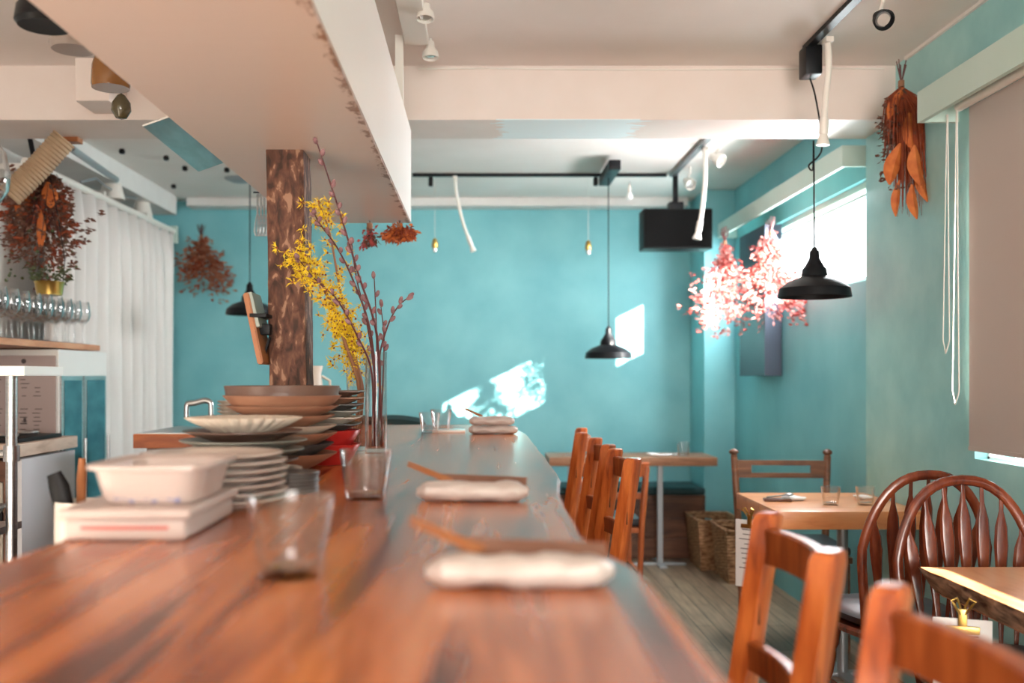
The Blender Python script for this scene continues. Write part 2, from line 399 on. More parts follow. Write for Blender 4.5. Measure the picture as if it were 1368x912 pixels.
# edge beads where ceiling meets the right wall
struct('trim_3', B().box((XR - 0.006, 1.3, ZC - 0.006), (0.012, 5.4, 0.012)), m_ceil, smooth=False)
struct('baseboard_back', B().box((-.3, YB - .008, .04), (3.7, .016, .08)), m_wall, smooth=False)
# pelmets
def pelmet(name, x0, x1, y0, y1, z0, z1):
    b = B(); t = 0.018
    b.box((x0 + t / 2, (y0 + y1) / 2, (z0 + z1) / 2), (t, y1 - y0, z1 - z0))
    b.box(((x0 + x1) / 2 + t / 2, y0 + t / 2, (z0 + z1) / 2), (x1 - x0 - t, t, z1 - z0))
    b.box(((x0 + x1) / 2 + t / 2, y1 - t / 2, (z0 + z1) / 2), (x1 - x0 - t, t, z1 - z0))
    b.box(((x0 + x1) / 2 + t / 2, (y0 + y1) / 2, z1 - t / 2), (x1 - x0 - t, y1 - y0 - 2 * t, t))
    return struct(name, b, m_pelmet, smooth=False)
pelmet('trim_4', 1.578, 1.72, 0.7, 3.585, CZ + 0.91, CZ + 1.02)
pelmet('trim_5', 1.63, 1.76, 4.47, 6.80, CZ + 0.94, CZ + 1.035)
# rear high window
wf = B(); y0, y1, z0, z1 = W2; fx = XR2 + 0.05
for (c, d) in [(((y0 + y1) / 2, z1 - .015), (y1 - y0, .03)), (((y0 + y1) / 2, z0 + .012), (y1 - y0, .024)), ((y0 + .012, (z0 + z1) / 2), (.024, z1 - z0)), ((y1 - .012, (z0 + z1) / 2), (.024, z1 - z0)), (((y0 + y1) / 2, z1 - .06), (y1 - y0, .012))]:
    wf.box((fx, c[0], c[1]), (.04, d[0], d[1]))
w1 = struct('window_1', wf, m_pelmet, smooth=False)
struct('pane', B().box((fx, (y0 + y1) / 2, (z0 + z1) / 2), (.005, y1 - y0 - .05, z1 - z0 - .05)), m_pane, w1, smooth=False)
# near window behind the blind
wf = B(); y0, y1, z0, z1 = W1; fx = XR + 0.07
m_frame = nm('white_window_frame', 0.4, (.85, .85, .85))
for (c, d) in [(((y0 + y1) / 2, z1 - .02), (y1 - y0, .04)), ((y0 + .02, (z0 + z1) / 2), (.04, z1 - z0)), ((y1 - .006, (z0 + z1) / 2), (.012, z1 - z0)), (((y0 + y1) / 2, z0 + .004), (y1 - y0, .008)), ((2.1, (z0 + z1) / 2), (.05, z1 - z0))]:
    wf.box((fx, c[0], c[1]), (.05, d[0], d[1]))
w2 = struct('window_2', wf, m_frame, smooth=False)
struct('pane', B().box((fx, (y0 + y1) / 2, (z0 + z1) / 2), (.005, y1 - y0 - .08, z1 - z0 - .05)), m_pane, w2, smooth=False)

# roller blind with its cords
bl = thing('roller_blind', 'beige roller blind pulled down over the near window on the right wall', 'blind', (1.697, 3.515, CZ + 0.93))
B().box((0, -1.45, -.594), (.003, 2.9 - .14, 1.187)).build('blind_fabric', m_blind, bl, smooth=False)
B().tube([(-0.022, -.04, .01), (-0.022, -2.5, .01)], .018, 12).build('roller', m_whitep, bl)
B().box((0, -1.45, -1.18), (.008, 2.76, .014)).build('bottom_bar', m_blind, bl)
for k, (yy, zz) in enumerate([(-.05, -.98), (.02, -.8)]):
    pts = []
    for i in range(25):
        t = i / 24; a = PI * t
        pts.append((-.03 + .004 * math.sin(7 * t), yy + .02 + .022 * math.cos(a) * (1 if 0 < t < 1 else 1), zz - .05 * math.sin(a)))
    pts = [(-.03, yy + .012, .0), (-.03, yy + .03, zz * .6)] + pts + [(-.03, yy, zz * .6), (-.03, yy + .006, .0)]
    B().tube(pts, .0022, 6).build('pull_cord', m_cord, bl)

# dark board on the window wall
tag(B().box((1.706, 6.05, CZ + .44), (.10, .56, .88), bev=.003).build('wall_board', nm('slate_board', .45, (.035, .05, .075)), smooth=False),
    'tall dark slate board on the right wall covering the end of the high window', 'board')

# a shrub growing outside below the high window; it dapples the low sun that comes in
random.seed(21)
sh = thing('garden_shrub', 'leafy green shrub growing outside the high window', 'shrub', (3.0, 3.9, 0))
b = B()
for k in range(1500):
    p = Vector((random.gauss(0, .16), random.uniform(-1.25, 1.5), 2.12 + random.uniform(-.45, .06) + .17 * noise.noise(Vector((k * .0, random.random(), 1))) ))
    p.z += .20 * noise.noise(Vector((0, p.y * 2.6, 4)))
    b.leaf(p, (random.gauss(0, 1), random.gauss(0, 1), random.gauss(0, 1)), .07, .045, rows=2)
b.build('foliage', nm('shrub_leaf', .5, (.06, .14, .03)), sh, smooth=False, kind='stuff')
for yy in (-.8, 0, .9): B().tube([(0, yy * .4, 0), (0, yy * .8, 1.0), (0, yy, 2.0)], [.04, .03, .01], 8).build('trunk', m_bark, sh)

# unseen block added outside the near window: keeps the low sun off the wall table and the windsor chairs
sun_blk = thing('added_sun_block', 'low brick-red block added unseen outside the near window to stop the sun', 'sun block', (2.36, 2.05, 0))
B().box((0, 0, .70), (.11, 1.5, 1.40), bev=.005).build('block_body', mottled('brick', (.25, .10, .06), (.36, .18, .12), 12, .9, .5), sun_blk, smooth=False)
B().box((0, 0, 1.425), (.16, 1.54, .05), bev=.006).build('block_cap', m_white, sun_blk, smooth=False)

# ------------------------------------------------------------------ bar counter
poly = []
right = [(.73 - .45, .20), (.73, .189), (.93, .19), (1.133, .187), (1.295, .157), (1.40, .148), (1.474, .1485), (1.65, .150), (1.836, .153), (2.05, .166), (2.2, .18), (2.39, .184), (2.8, .186), (3.4, .184), (3.84, .185), (4.1, .17), (4.45, .16)]
def smoothcurve(pts, n):
    out = []
    for i in range(len(pts) - 1):
        p0 = pts[max(i - 1, 0)]; p1 = pts[i]; p2 = pts[i + 1]; p3 = pts[min(i + 2, len(pts) - 1)]
        for k in range(n):
            t = k / n
            out.append(tuple(0.5 * ((2 * b) + (-a + c) * t + (2 * a - 5 * b + 4 * c - d) * t * t + (-a + 3 * b - 3 * c + d) * t ** 3) for a, b, c, d in zip(p0, p1, p2, p3)))
    out.append(pts[-1]); return out
rt = [(x, y) for y, x in smoothcurve(right, 4)]
lf = [(-.56, 4.6), (-.60, 4.2), (-.66, 3.0), (-.68, 2.2), (-.63, 1.6), (-.572, 1.35), (-.582, 1.207), (-.60, .9), (-.62, .28)]
poly = rt + [(.13, 4.57), (.08, 4.6)] + lf
def slab(poly, ztop, th, inset, name, mat, parent):
    b = B(); n = len(poly)
    cx = sum(p[0] for p in poly) / n; cy = sum(p[1] for p in poly) / n
    prof = [(0.0, ztop - .004), (0.0, ztop - .004)]
    rings = []
    for (ins, z) in [(.006, ztop), (0, ztop - .007), (.006, ztop - th * .5), (inset, ztop - th)]:
        ring = []
        for i, (x, y) in enumerate(poly):
            a = Vector(poly[i - 1]); c = Vector(poly[(i + 1) % n]); t = (c - a).normalized(); nr = Vector((-t.y, t.x))
            q = Vector((x, y)) + nr * (ins + .004 * noise.noise(Vector((x * 9, y * 9, z * 20))))
            ring.append(b.bm.verts.new((q.x, q.y, z)))
        rings.append(ring)
    b.bm.faces.new(rings[0]); b.bm.faces.new(rings[-1][::-1])
    for k in range(3):
        for i in range(n): b.bm.faces.new((rings[k][i], rings[k + 1][i], rings[k + 1][(i + 1) % n], rings[k][(i + 1) % n]))
    return b.build(name, mat, parent, ang=40)
CT = CZ - .225
ctr = thing('bar_counter', 'long glossy orange-brown live-edge wooden bar counter running away from the camera', 'bar counter', (0, 0, 0))
slab(poly, CT, .075, .03, 'counter_top', m_counter, ctr)
B().box((-.33, 2.55, (CT - .076) / 2), (.30, 3.7, CT - .076)).build('base', m_bench, ctr, smooth=False)
B().box((-.10, 2.55, .12), (.16, 3.5, .04), bev=.005).build('foot_rail', m_bench, ctr, smooth=False)

# ------------------------------------------------------------------ timber post and hood
Yp = 2.73
pb = B(); nseg = 26
for i in range(nseg + 1):
    pass
def post_mesh():
    b = B(); hz = (CZ + .621) - CT; n = 30; rings = []
    for i in range(n + 1):
        z = hz * i / n; ring = []
        off = -.0115 + .0115 * i / n * 0
        lean = .010 * (1 - i / n)
        base = [(-.05, -.064), (-.045, -.068), (.042, -.068), (.05, -.062), (.05, .062), (.045, .066), (-.045, .066), (-.05, .062)]
        for k, (x, y) in enumerate(base):
            d = .003 * noise.noise(Vector((x * 30, y * 30, z * 6))) + .0015 * noise.noise(Vector((x * 60, y * 60, z * 30)))
            ring.append(b.bm.verts.new((x * (1 + d * 20) + lean, y + d, z)))
        rings.append(ring)
    for i in range(n):
        for k in range(8): b.bm.faces.new((rings[i][k], rings[i][(k + 1) % 8], rings[i + 1][(k + 1) % 8], rings[i + 1][k]))
    b.bm.faces.new(rings[0][::-1]); b.bm.faces.new(rings[-1]); return b
tag(post_mesh().build('timber_post', m_post, loc=(-.533, Yp + .066, CT), ang=50), 'rough timber post with peeling bark between bar counter and range hood', 'post')

Yh, zh, zt_, xr, xl = 4.05, CZ + .621, CZ + .9945, -.277, -.745
hd = thing('range_hood', 'large white boxy range hood hanging over the bar counter', 'range hood', (0, 0, 0))
m_hoodface = mottled('hood_enamel', (.88, .82, .78), (.90, .85, .82), 1.5, .35, .03)
m_hoodunder = mat_hood('hood_underside', (.80, .63, .56), (.34, .16, .10))
hy0 = .75
B().box((-.01, (Yh + hy0) / 2 - 0, .19), (.02, Yh - hy0, .372)).build('side_panel', m_hoodface, hd, loc=(xr, 0, zh), smooth=False)
B().box((.0, (Yh + hy0) / 2, .19), (.012, Yh - hy0, .372)).build('side_panel', m_hoodface, hd, loc=(xl + .006, 0, zh), smooth=False)
B().box(((xl - xr) / 2 - .002, (Yh + hy0) / 2, .004), (xr - xl - .004, Yh - hy0 - .01, .008)).build('underside', m_hoodunder, hd, loc=(xr, 0, zh), smooth=False)
B().box(((xl + xr) / 2, Yh - .008, zh + .19), (xr - xl - .042, .014, .372)).build('end_panel', m_hoodface, hd, smooth=False)
B().box(((xl + xr) / 2, (Yh + hy0) / 2, zt_ - .004), (xr - xl - .042, Yh - hy0 - .03, .008)).build('top_panel', m_hoodface, hd, smooth=False)
hgr = []
for (x, y) in ((-.30, 3.75), (-.30, 2.2), (-.70, 3.75), (-.70, 2.2)):
    B().box((x, y, (zt_ + ZC) / 2), (.03, .03, ZC - zt_)).build('hanger', m_whitep, hd, smooth=False)
# steel flap at the left edge
tag(B().bar(at(213, 160, 2.40), at(283, 222, 2.95) , .004, .085, twist=R(70)).build('steel_plate', m_steel, smooth=False), 'bright steel deflector plate slanting under the left edge of the range hood', 'plate')

# ------------------------------------------------------------------ curtain on the left
cb = B(); n = 300; rows = []
for j, z in enumerate([0.05, .7, 1.4, 2.0, CZ + 1.0]):
    row = []
    for i in range(n + 1):
        t = i / n; y = 5.0 + 2.0 * t
        am = .052 if j < 4 else .026
        row.append(cb.bm.verts.new((-2.17 + am * math.sin(t * 2 * PI * 12 + 1.2 * math.sin(t * 9)) + .008 * math.sin(t * 60 + j), y + .01 * math.sin(j + t * 40), z)))
    rows.append(row)
for j in range(4):
    for i in range(n): cb.bm.faces.new((rows[j][i], rows[j][i + 1], rows[j + 1][i + 1], rows[j + 1][i]))
cu = thing('curtain', 'long white linen curtain hanging in folds at the left wall', 'curtain', (0, 0, 0))
co = cb.build('curtain_cloth', m_curtain, cu)
sm = co.modifiers.new('s', 'SOLIDIFY'); sm.thickness = .003
rl = thing('curtain_rail', 'thick white tube rail carrying the linen curtain', 'curtain rail', (0, 0, 0))
B().tube([(-2.165, 4.75, CZ + 1.022), (-2.165, 7.04, CZ + 1.022)], .021, 14).build('rod', m_whitep, rl)
for y in (5.0, 5.75, 6.5): B().box((-2.28, y, CZ + 1.05), (.24, .03, .03)).build('bracket', m_whitep, rl, smooth=False)
B().box((-2.165, 7.05, CZ + 1.0), (.06, .03, .12)).build('end_block', m_pelmet, rl, smooth=False)

# ------------------------------------------------------------------ counter chairs (counter height, slotted posts)
def counter_chair(name, label, loc, rotz, group):
    """local: chair faces -X, its back posts at x=0, y=+-.195 ; tops at 1.0"""
    t = thing(name, label, 'chair', loc, rotz, group); HW = .19
    top = 1.0; lean = .14; seat = .60
    for s in (1, -1):
        b = B()
        tw = R(38)
        prof = [(0.0, 0.0), (seat, -.062), (top, 0.0)]
        # post: front foot to seat vertical, then leaning back
        pts = [Vector((-.045, s * HW, 0)), Vector((-.06, s * HW, seat)), Vector((0.0, s * HW, top))]
        def ring(c, w=.052, h=.040, f=1.0):
            out = []
            for (x, y) in [(-1, -.7), (-.8, -1), (.8, -1), (1, -.7), (1, .7), (.8, 1), (-.8, 1), (-1, .7)]:
                v = Matrix.Rotation(-tw, 3, 'Z') @ Vector((x * h / 2 * f, y * w / 2 * f, 0)); out.append(b.bm.verts.new(c + v))
            return out
        rs = [ring(pts[0], f=.8), ring(pts[1]), ring(pts[2] - Vector((.002, 0, .014))), ring(pts[2] - Vector((0, 0, .004)), f=.9), ring(pts[2], f=.66)]
        for i in range(4):
            for k in range(8): b.bm.faces.new((rs[i][k], rs[i][(k + 1) % 8], rs[i + 1][(k + 1) % 8], rs[i + 1][k]))
        b.bm.faces.new(rs[0][::-1]); b.bm.faces.new(rs[-1])
        p = b.build('back_post', m_orange, t, ang=30)
        # dark slot in the post's inner flat and wear marks
        B().box((0, 0, 0), (.003, .010, .065), bev=.001).xf(Matrix.Translation((-.0135 + .0, s * HW, top - .16)) @ Matrix.Rotation(-tw, 4, 'Z') @ Matrix.Translation((.006, -.0262, 0)) @ Matrix.Rotation(R(90), 4, 'Z')).build('slot', m_dwood, p)
    def rail(z, h, bow):
        b = B(); n = 12; rr = []
        for i in range(n + 1):
            u = -1 + 2 * i / n; y = u * (HW - .012); x = -.06 * (top - z) / (top - seat) + bow * (1 - u * u) + .002
            rr.append([b.bm.verts.new((x + dx, y, z + dz)) for dx, dz in ((-.011, -h / 2), (.011, -h / 2), (.012, h / 2 - .004), (.008, h / 2), (-.008, h / 2), (-.012, h / 2 - .004))])
        for i in range(n):
            for k in range(6): b.bm.faces.new((rr[i][k], rr[i][(k + 1) % 6], rr[i + 1][(k + 1) % 6], rr[i + 1][k]))
        b.bm.faces.new(rr[0][::-1]); b.bm.faces.new(rr[-1]); return b
    tr = rail(top - .055, .062, .035).build('top_rail', m_orange_s, t)
    B().lathe([(0, .0), (.016, .0), (.018, .0015), (0, .002)], 16).xf(Matrix.Translation((.0205, 0, top - .052)) @ Matrix.Rotation(R(-90), 4, 'Y') @ Matrix.Diagonal((1, 1.35, 1, 1)) ).build('round_mark', m_dwood, tr)
    rail(top - .245, .05, .03).build('lower_rail', m_orange_s, t)
    B().box((-.23, 0, seat - .012), (.37, .38, .026), bev=.010, seg=3).build('seat', m_orange_s, t)
    for s in (1, -1):
        B().bar((-.40, s * .155, seat - .026), (-.415, s * .17, 0), .036, .036, .004).build('leg', m_orange, t)
        B().bar((-.052, s * .185, .25), (-.405, s * .16, .25), .03, .02, .003).build('stretcher', m_orange, t)
    B().bar((-.405, -.155, .30), (-.405, .155, .30), .03, .02, .003).build('foot_rest', m_orange, t)
    return t
G = 'counter chairs along the bar'
cc = counter_chair('counter_chair', 'orange wooden counter chair cut off by the bottom right corner, nearest of all', (.476, 1.13 + .0, 0), R(0), G)
cc.location = (.476, .958, 0)
dup(cc, (.497, 1.565, 0), R(-4), 'orange wooden counter chair with two back rails, second nearest the camera at right', G)
dup(cc, (.452, 3.11, 0), R(0), 'orange wooden counter chair, nearest of the three grouped beside the far half of the counter', G)
dup(cc, (.456, 3.69, 0), R(0), 'orange wooden counter chair, middle of the three beside the far half of the counter', G)
dup(cc, (.457, 4.43, 0), R(-6), 'orange wooden counter chair at the far end of the bar counter', G)

# ------------------------------------------------------------------ windsor chairs
def windsor(name, label, loc, rotz, group):
    """local: back in plane y=0, sitter looks to +y"""
    t = thing(name, label, 'chair', loc, rotz, group)
    HWb, sz, top = .215, .43, .935
    b = B(); pts = []
    n = 28
    for i in range(n + 1):
        a = PI * i / n; u = math.cos(a); v = math.sin(a)
        z = sz + .0 + (top - sz) * (v ** .72); x = (.17 + .045 * min(1, 2.4 * v)) * (abs(u) ** .85) * (1 if u > 0 else -1)
        pts.append((x, .035 * 0 - .06 * (z - sz) / .5, z))
    b.tube(pts, .0155, 10, flat=.85).build('bow', m_winds, t)
    for k in range(7):
        u = (k - 3) / 3; xb = u * .125; xt = u * .165
        # height of the bow at xt
        best = min(pts, key=lambda p: abs(p[0] - xt) + (0 if p[2] > sz + .2 else 9)); zt = best[2] - .008
        zz = [0, .12, .3, .45, .68, .8, .9, 1.0]; ww = [.006, .007, .010, .014, .021, .018, .007, .006]
        P = [(xb + (xt - xb) * q, .0 - .06 * ((zt - sz) * q) / .5, sz + .012 + (zt - sz - .012) * q) for q in zz]
        B().tube(P, ww, 8, flat=.45).build('spindle', m_winds, t)
    s = B(); n = 32; prof = []
    rings = []
    for (f, z) in [(0.0, sz - .03), (.86, sz - .03), (.98, sz - .018), (1.0, sz - .004), (.97, sz + .006), (.6, sz), (0.0, sz - .003)]:
        prof.append((f, z))
    s.lathe([(f * .215 if f else 0, z) for f, z in prof], 36, (0, .18, 0), sq=.35).build('seat', m_winds, t)
    B().lathe([(0, sz + .005), (.17, sz + .005), (.195, sz + .018), (.195, sz + .035), (.17, sz + .05), (0, sz + .055)], 32, (0, .19, 0), sq=.4).build('cushion', m_leather, t, label='dark leather seat cushion')
    for sx in (-1, 1):
        for (yy, dy) in ((.06, -.07), (.31, .06)):
            p0 = Vector((sx * .13, yy, sz - .03)); p1 = Vector((sx * .205, yy + dy, 0))
            q = [0, .1, .2, .26, .3, .45, .6, .66, .7, .85, 1]; r = [.011, .014, .019, .012, .018, .022, .017, .011, .016, .014, .010]
            B().tube([p0.lerp(p1, v) for v in q], r, 10).build('leg', m_winds, t)
        B().tube([Vector((sx * .175, .01, .2)), Vector((sx * .178, .18, .2)), Vector((sx * .175, .345, .2))], [.008, .014, .008], 8).build('stretcher', m_winds, t)
    B().tube([(-.175, .18, .2), (0, .18, .2), (.175, .18, .2)], [.008, .013, .008], 8).build('stretcher', m_winds, t)
    return t
wc = windsor('windsor_chair', 'dark red-brown bow-back windsor chair facing the turquoise wall table, behind its twin', (1.385, 3.13, 0), R(2), 'windsor chairs')
dup(wc, (1.415, 2.86, 0), R(178), 'dark red-brown bow-back windsor chair drawn up to the live-edge slab table at right', 'windsor chairs')

# ------------------------------------------------------------------ tables at right
t2 = thing('wall_table', 'thick orange wooden table against the right wall with two tumblers on it', 'table', (1.147, 3.82, 0))
tb = B(); tb.box((.285, .31, .685), (.57, .62, .07), bev=.004).build('tabletop', m_table, t2)
B().tube([(.36, .31, .012), (.36, .31, .65)], .022, 16).build('leg', m_greymetal, t2)
B().box((.36, .31, .008), (.36, .05, .016), bev=.003).box((.36, .31, .008), (.05, .42, .015), bev=.003).build('foot', m_greymetal, t2)
t3 = thing('slab_table', 'orange live-edge slab table with bark edge in the bottom right corner', 'table', (1.2, 2.15, 0))
pl = [(.0 + .012 * math.sin(i * 1.3), -.55 + 1.11 * i / 14) for i in range(15)]
pl = [(-.0 + .008 * noise.noise(Vector((0, i * .9, 3))) + (.0 if i < 13 else (.0)), -.55 + 1.11 * i / 16) for i in range(17)] 
pl2 = pl + [(.50, .56), (.50, -.55)]
b = B(); lo = []; hi = []; mid = []
for i, (x, y) in enumerate(pl2):
    isl = i < 17; j = .012 * noise.noise(Vector((1, y * 14, 2))) if isl else 0
    hi.append(b.bm.verts.new((x, y, .72))); mid.append(b.bm.verts.new((x + (.022 + j if isl else 0), y - (.012 if i in (16,) else 0), .69))); lo.append(b.bm.verts.new((x + (.035 + 1.5 * j if isl else 0), y - (.02 if i == 16 else 0), .655)))
b.bm.faces.new(hi[::-1]); b.bm.faces.new(lo)
nn = len(pl2)
for i in range(16, nn):
    for a, c in ((hi, mid), (mid, lo)): b.bm.faces.new((a[i], a[(i + 1) % nn], c[(i + 1) % nn], c[i]))
b.build('tabletop', m_slab, t3, ang=20)
b = B()
rowsB = []
for i in range(97):
    y = -.55 + 1.11 * i / 96; f = i / 96 * 16; k = min(15, int(f)); fr = f - k
    def lp(A): return A[k][0] * (1 - fr) + A[k + 1][0] * fr
    x = lp(pl); row = []
    for q in range(7):
        tq = q / 6; j = .011 * noise.noise(Vector((tq * 4, y * 22, 2))) + .006 * noise.noise(Vector((tq * 9, y * 50, 5)))
        row.append(b.bm.verts.new((x - .003 + (.045) * tq ** 1.3 + j * math.sin(PI * min(1, tq + .15)), y, .7195 - .067 * tq)))
    rowsB.append(row)
for i in range(96):
    for q in range(6): b.bm.faces.new((rowsB[i][q], rowsB[i + 1][q], rowsB[i + 1][q + 1], rowsB[i][q + 1]))
b.build('bark_edge', m_bark, t3, ang=60)
B().tube([(.3, 0, .012), (.3, 0, .66)], .024, 16).build('leg', m_greymetal, t3)
B().box((.3, 0, .008), (.34, .05, .016), bev=.003).box((.3, 0, .008), (.05, .5, .015), bev=.003).build('foot', m_greymetal, t3)

# brown side chair behind the wall table
def side_chair(name, label, loc, rotz, slot=True, mat=m_brown, HW=.225, top=.87, cush=m_leather, finial=True):
    """local: back in y=0 plane; sits toward -y (faces -y)"""
    t = thing(name, label, 'chair', loc, rotz)
    for s in (-1, 1):
        b = B(); b.tube([(s * (HW - .03), -.03, 0), (s * (HW - .02), -.01, .43), (s * HW, .025, top - .025), (s * (HW + .001), .026, top - .012)], [.014, .018, .017, .013], 12)
        p = b.build('back_post', mat, t)
        if finial: B().lathe([(0, 0), (.016, 0), (.024, .008), (.022, .018), (.008, .026), (0, .028)], 16, (s * (HW + .001), .026, top - .014)).build('finial', m_bench, p)
    b = B()
    if slot:
        zc, h = top - .085, .085; w_ = HW - .012
        for (c, d) in [((0, zc + h * .36), (2 * w_, h * .28)), ((0, zc - h * .36), (2 * w_, h * .28)), ((-w_ + .035, zc), (.07, h * .46)), ((w_ - .035, zc), (.07, h * .46))]:
            b.box((c[0], .02, c[1]), (d[0], .018, d[1]))
    else:
        rr = []
        for i in range(13):
            u = -1 + i / 6; x = u * (HW + .012); y = .02 + .03 * (1 - u * u); z = top - .03
            rr.append([b.bm.verts.new((x, y + dy, z + dz)) for dy, dz in ((-.011, -.04), (.011, -.04), (.011, .03), (0, .036), (-.011, .03))])
        for i in range(12):
            for k in range(5): b.bm.faces.new((rr[i][k], rr[i][(k + 1) % 5], rr[i + 1][(k + 1) % 5], rr[i + 1][k]))
        b.bm.faces.new(rr[0][::-1]); b.bm.faces.new(rr[-1])
    b.build('top_rail', mat, t)
    B().box((0, .005, .60), (2 * HW - .04, .016, .035), bev=.003).build('lower_rail', mat, t)
    B().box((0, -.20, .415), (2 * HW - .02, .40, .03), bev=.006).build('seat', mat, t)
    B().box((0, -.20, .452), (2 * HW - .03, .39, .045), bev=.02, seg=4).build('cushion', cush, t, label='dark padded seat cushion')
    for s in (-1, 1):
        B().bar((s * (HW - .035), -.375, .40), (s * (HW - .035), -.38, 0), .03, .03, .003).build('leg', mat, t)
        B().bar((s * (HW - .03), -.03, .18), (s * (HW - .035), -.375, .18), .018, .018).build('stretcher', mat, t)
    return t
side_chair('side_chair', 'dark walnut chair with a slotted top rail behind the wall table', (1.475, 4.85, 0), R(-3))
side_chair('dining_chair', 'orange wooden chair with curved top rail pulled up to the far table', (.70, 5.32, 0), R(180), False, m_orange_s, .19, .775, m_leather, False)
# back bench table
t4 = thing('back_table', 'long brown wooden table on grey metal legs by the back wall', 'table', (0, 0, 0))
B().box((.98, 6.53, .695), (1.07, .42, .055), bev=.004).build('tabletop', m_backt, t4)
for x in (.60, 1.19):
    lg = B().box((x, 6.55, .34), (.035, .035, .66), bev=.003).build('leg', m_greymetal, t4, smooth=False)
    B().box((x, 6.55, .0075), (.05, .30, .015), bev=.003).box((x, 6.55, .007), (.34, .05, .014), bev=.003).build('foot', m_greymetal, lg)
bn = thing('storage_bench', 'low brown wooden box bench with dark cushion against the back wall', 'bench', (0, 0, 0))
B().box((.85, 6.975, .215), (1.38, .41, .43), bev=.004).build('body', m_bench, bn, smooth=False)
for k in range(3): B().box((1.19, 6.763, .075 + .135 * k), (.66, .014, .125), bev=.003).build('board', m_bench, bn, smooth=False)
B().box((.85, 6.975, .455), (1.38, .42, .05), bev=.02, seg=4).build('cushion', m_greenc, bn, label='dark green seat cushion')

# wicker baskets
def basket(x, y, label, rz):
    t = thing('wicker_basket', label, 'basket', (x, y, 0), rz, 'wicker baskets by the bench')
    H, wb, wt, db, dt = .32, .115, .14, .17, .2
    nseg = 48; nr = 34; b = B(); rings = []
    def pt(a, z, off):
        f = z / H; wx = wb + (wt - wb) * f; wy = db + (dt - db) * f
        x_, y_ = math.cos(a), math.sin(a); q = 1 / max(abs(x_), abs(y_)); q = 1 + (q - 1) * .9
        return (x_ * q * (wx + off), y_ * q * (wy + off), z)
    for j in range(nr + 1):
        z = H * j / nr
        rings.append([b.bm.verts.new(pt(2 * PI * k / nseg, z, .004 * math.sin(PI * j) + .005 * (1 if (k // 2 + j) % 2 else 0))) for k in range(nseg)])
    for j in range(nr):
        for k in range(nseg):
            a = 2 * PI * (k + .5) / nseg; f = j / nr
            if .72 < f < .88 and (abs(a - PI * 1.5) < .3 or abs(a - PI * .5) < .3): continue
            b.bm.faces.new((rings[j][k], rings[j][(k + 1) % nseg], rings[j + 1][(k + 1) % nseg], rings[j + 1][k]))
    b.bm.faces.new(rings[0][::-1])
    o = b.build('body', m_wicker, t, smooth=False); s = o.modifiers.new('s', 'SOLIDIFY'); s.thickness = .008
    B().tube([pt(2 * PI * k / 48, H, .003) for k in range(49)], .009, 6).build('rim', m_wicker, t)
basket(1.605, 6.10, 'front wicker basket with a handle slot standing on the floor by the bench', 0)
basket(1.53, 6.515, 'wicker basket standing tucked behind the front basket', 0)
# dark upholstered chair beyond the counter end
uc = thing('upholstered_chair', 'dark green upholstered chair back showing past the far end of the counter', 'chair', (-.44, 5.0, 0))
b = B(); rr = []
for i in range(21):
    u = -1 + i / 10; zt = 1.045 - .028 * u * u - (.06 * max(0, abs(u) - .8) * 5)
    y = -.05 * u * u
    rr.append([b.bm.verts.new((u * .2, y + dy, z)) for dy, z in ((-.03, .55), (.03, .55), (.03, zt - .02), (.0, zt), (-.03, zt - .02))])
for i in range(20):
    for k in range(5): b.bm.faces.new((rr[i][k], rr[i][(k + 1) % 5], rr[i + 1][(k + 1) % 5], rr[i + 1][k]))
b.bm.faces.new(rr[0][::-1]); b.bm.faces.new(rr[-1]); b.build('backrest', m_greenc, uc)
B().box((0, -.2, .58), (.4, .4, .08), bev=.02, seg=3).build('seat', m_greenc, uc)
for sx in (-1, 1):
    for sy in (-.03, -.37): B().tube([(sx * .16, sy, .55), (sx * .18, sy, 0)], [.016, .011], 8).build('leg', m_black, uc)

# ------------------------------------------------------------------ tableware
def tumbler(label, loc, group, r0=.036, r1=.048, h=.09, name='glass_tumbler'):
    b = B(); th = .0022
    b.lathe([(0, 0), (r0 - .003, 0), (r0, .003), (r1, h), (r1 - th * .5, h + .001), (r1 - th, h), (r0 - th + .001, .013), (r0 - .01, .010), (0, .010)], 40)
    return tag(b.build(name, m_glass, loc=loc, ang=40), label, 'glass', group)
g1 = tumbler('large clear tumbler nearest the camera on the bar counter', (-.2115, 1.118, CT), 'tumblers on the counter')
def gcopy(o, loc, label, group, s=1):
    c = o.copy(); sc.collection.objects.link(c); c.location = loc; c['label'] = label; c['group'] = group; c.scale = (s, s, s); return c
gcopy(g1, (-.207, 1.82, CT), 'clear tumbler in front of the flower vase', 'tumblers on the counter')
gcopy(g1, (-.195, 3.93, CT), 'clear tumbler at the far end of the counter, the nearer of two', 'tumblers on the counter', .9)
gcopy(g1, (-.158, 4.15, CT), 'clear tumbler at the far end of the counter, behind another', 'tumblers on the counter', .95)
gcopy(g1, (1.42, 4.02, .72), 'small tumbler on the wall table, left of the pair', 'tumblers on the tables', .82)
gcopy(g1, (1.56, 4.02, .72), 'small tumbler on the wall table, right of the pair', 'tumblers on the tables', .82)
gcopy(g1, (1.33, 6.48, .7225), 'tumbler standing on the far table by the back wall', 'tumblers on the tables', .95)

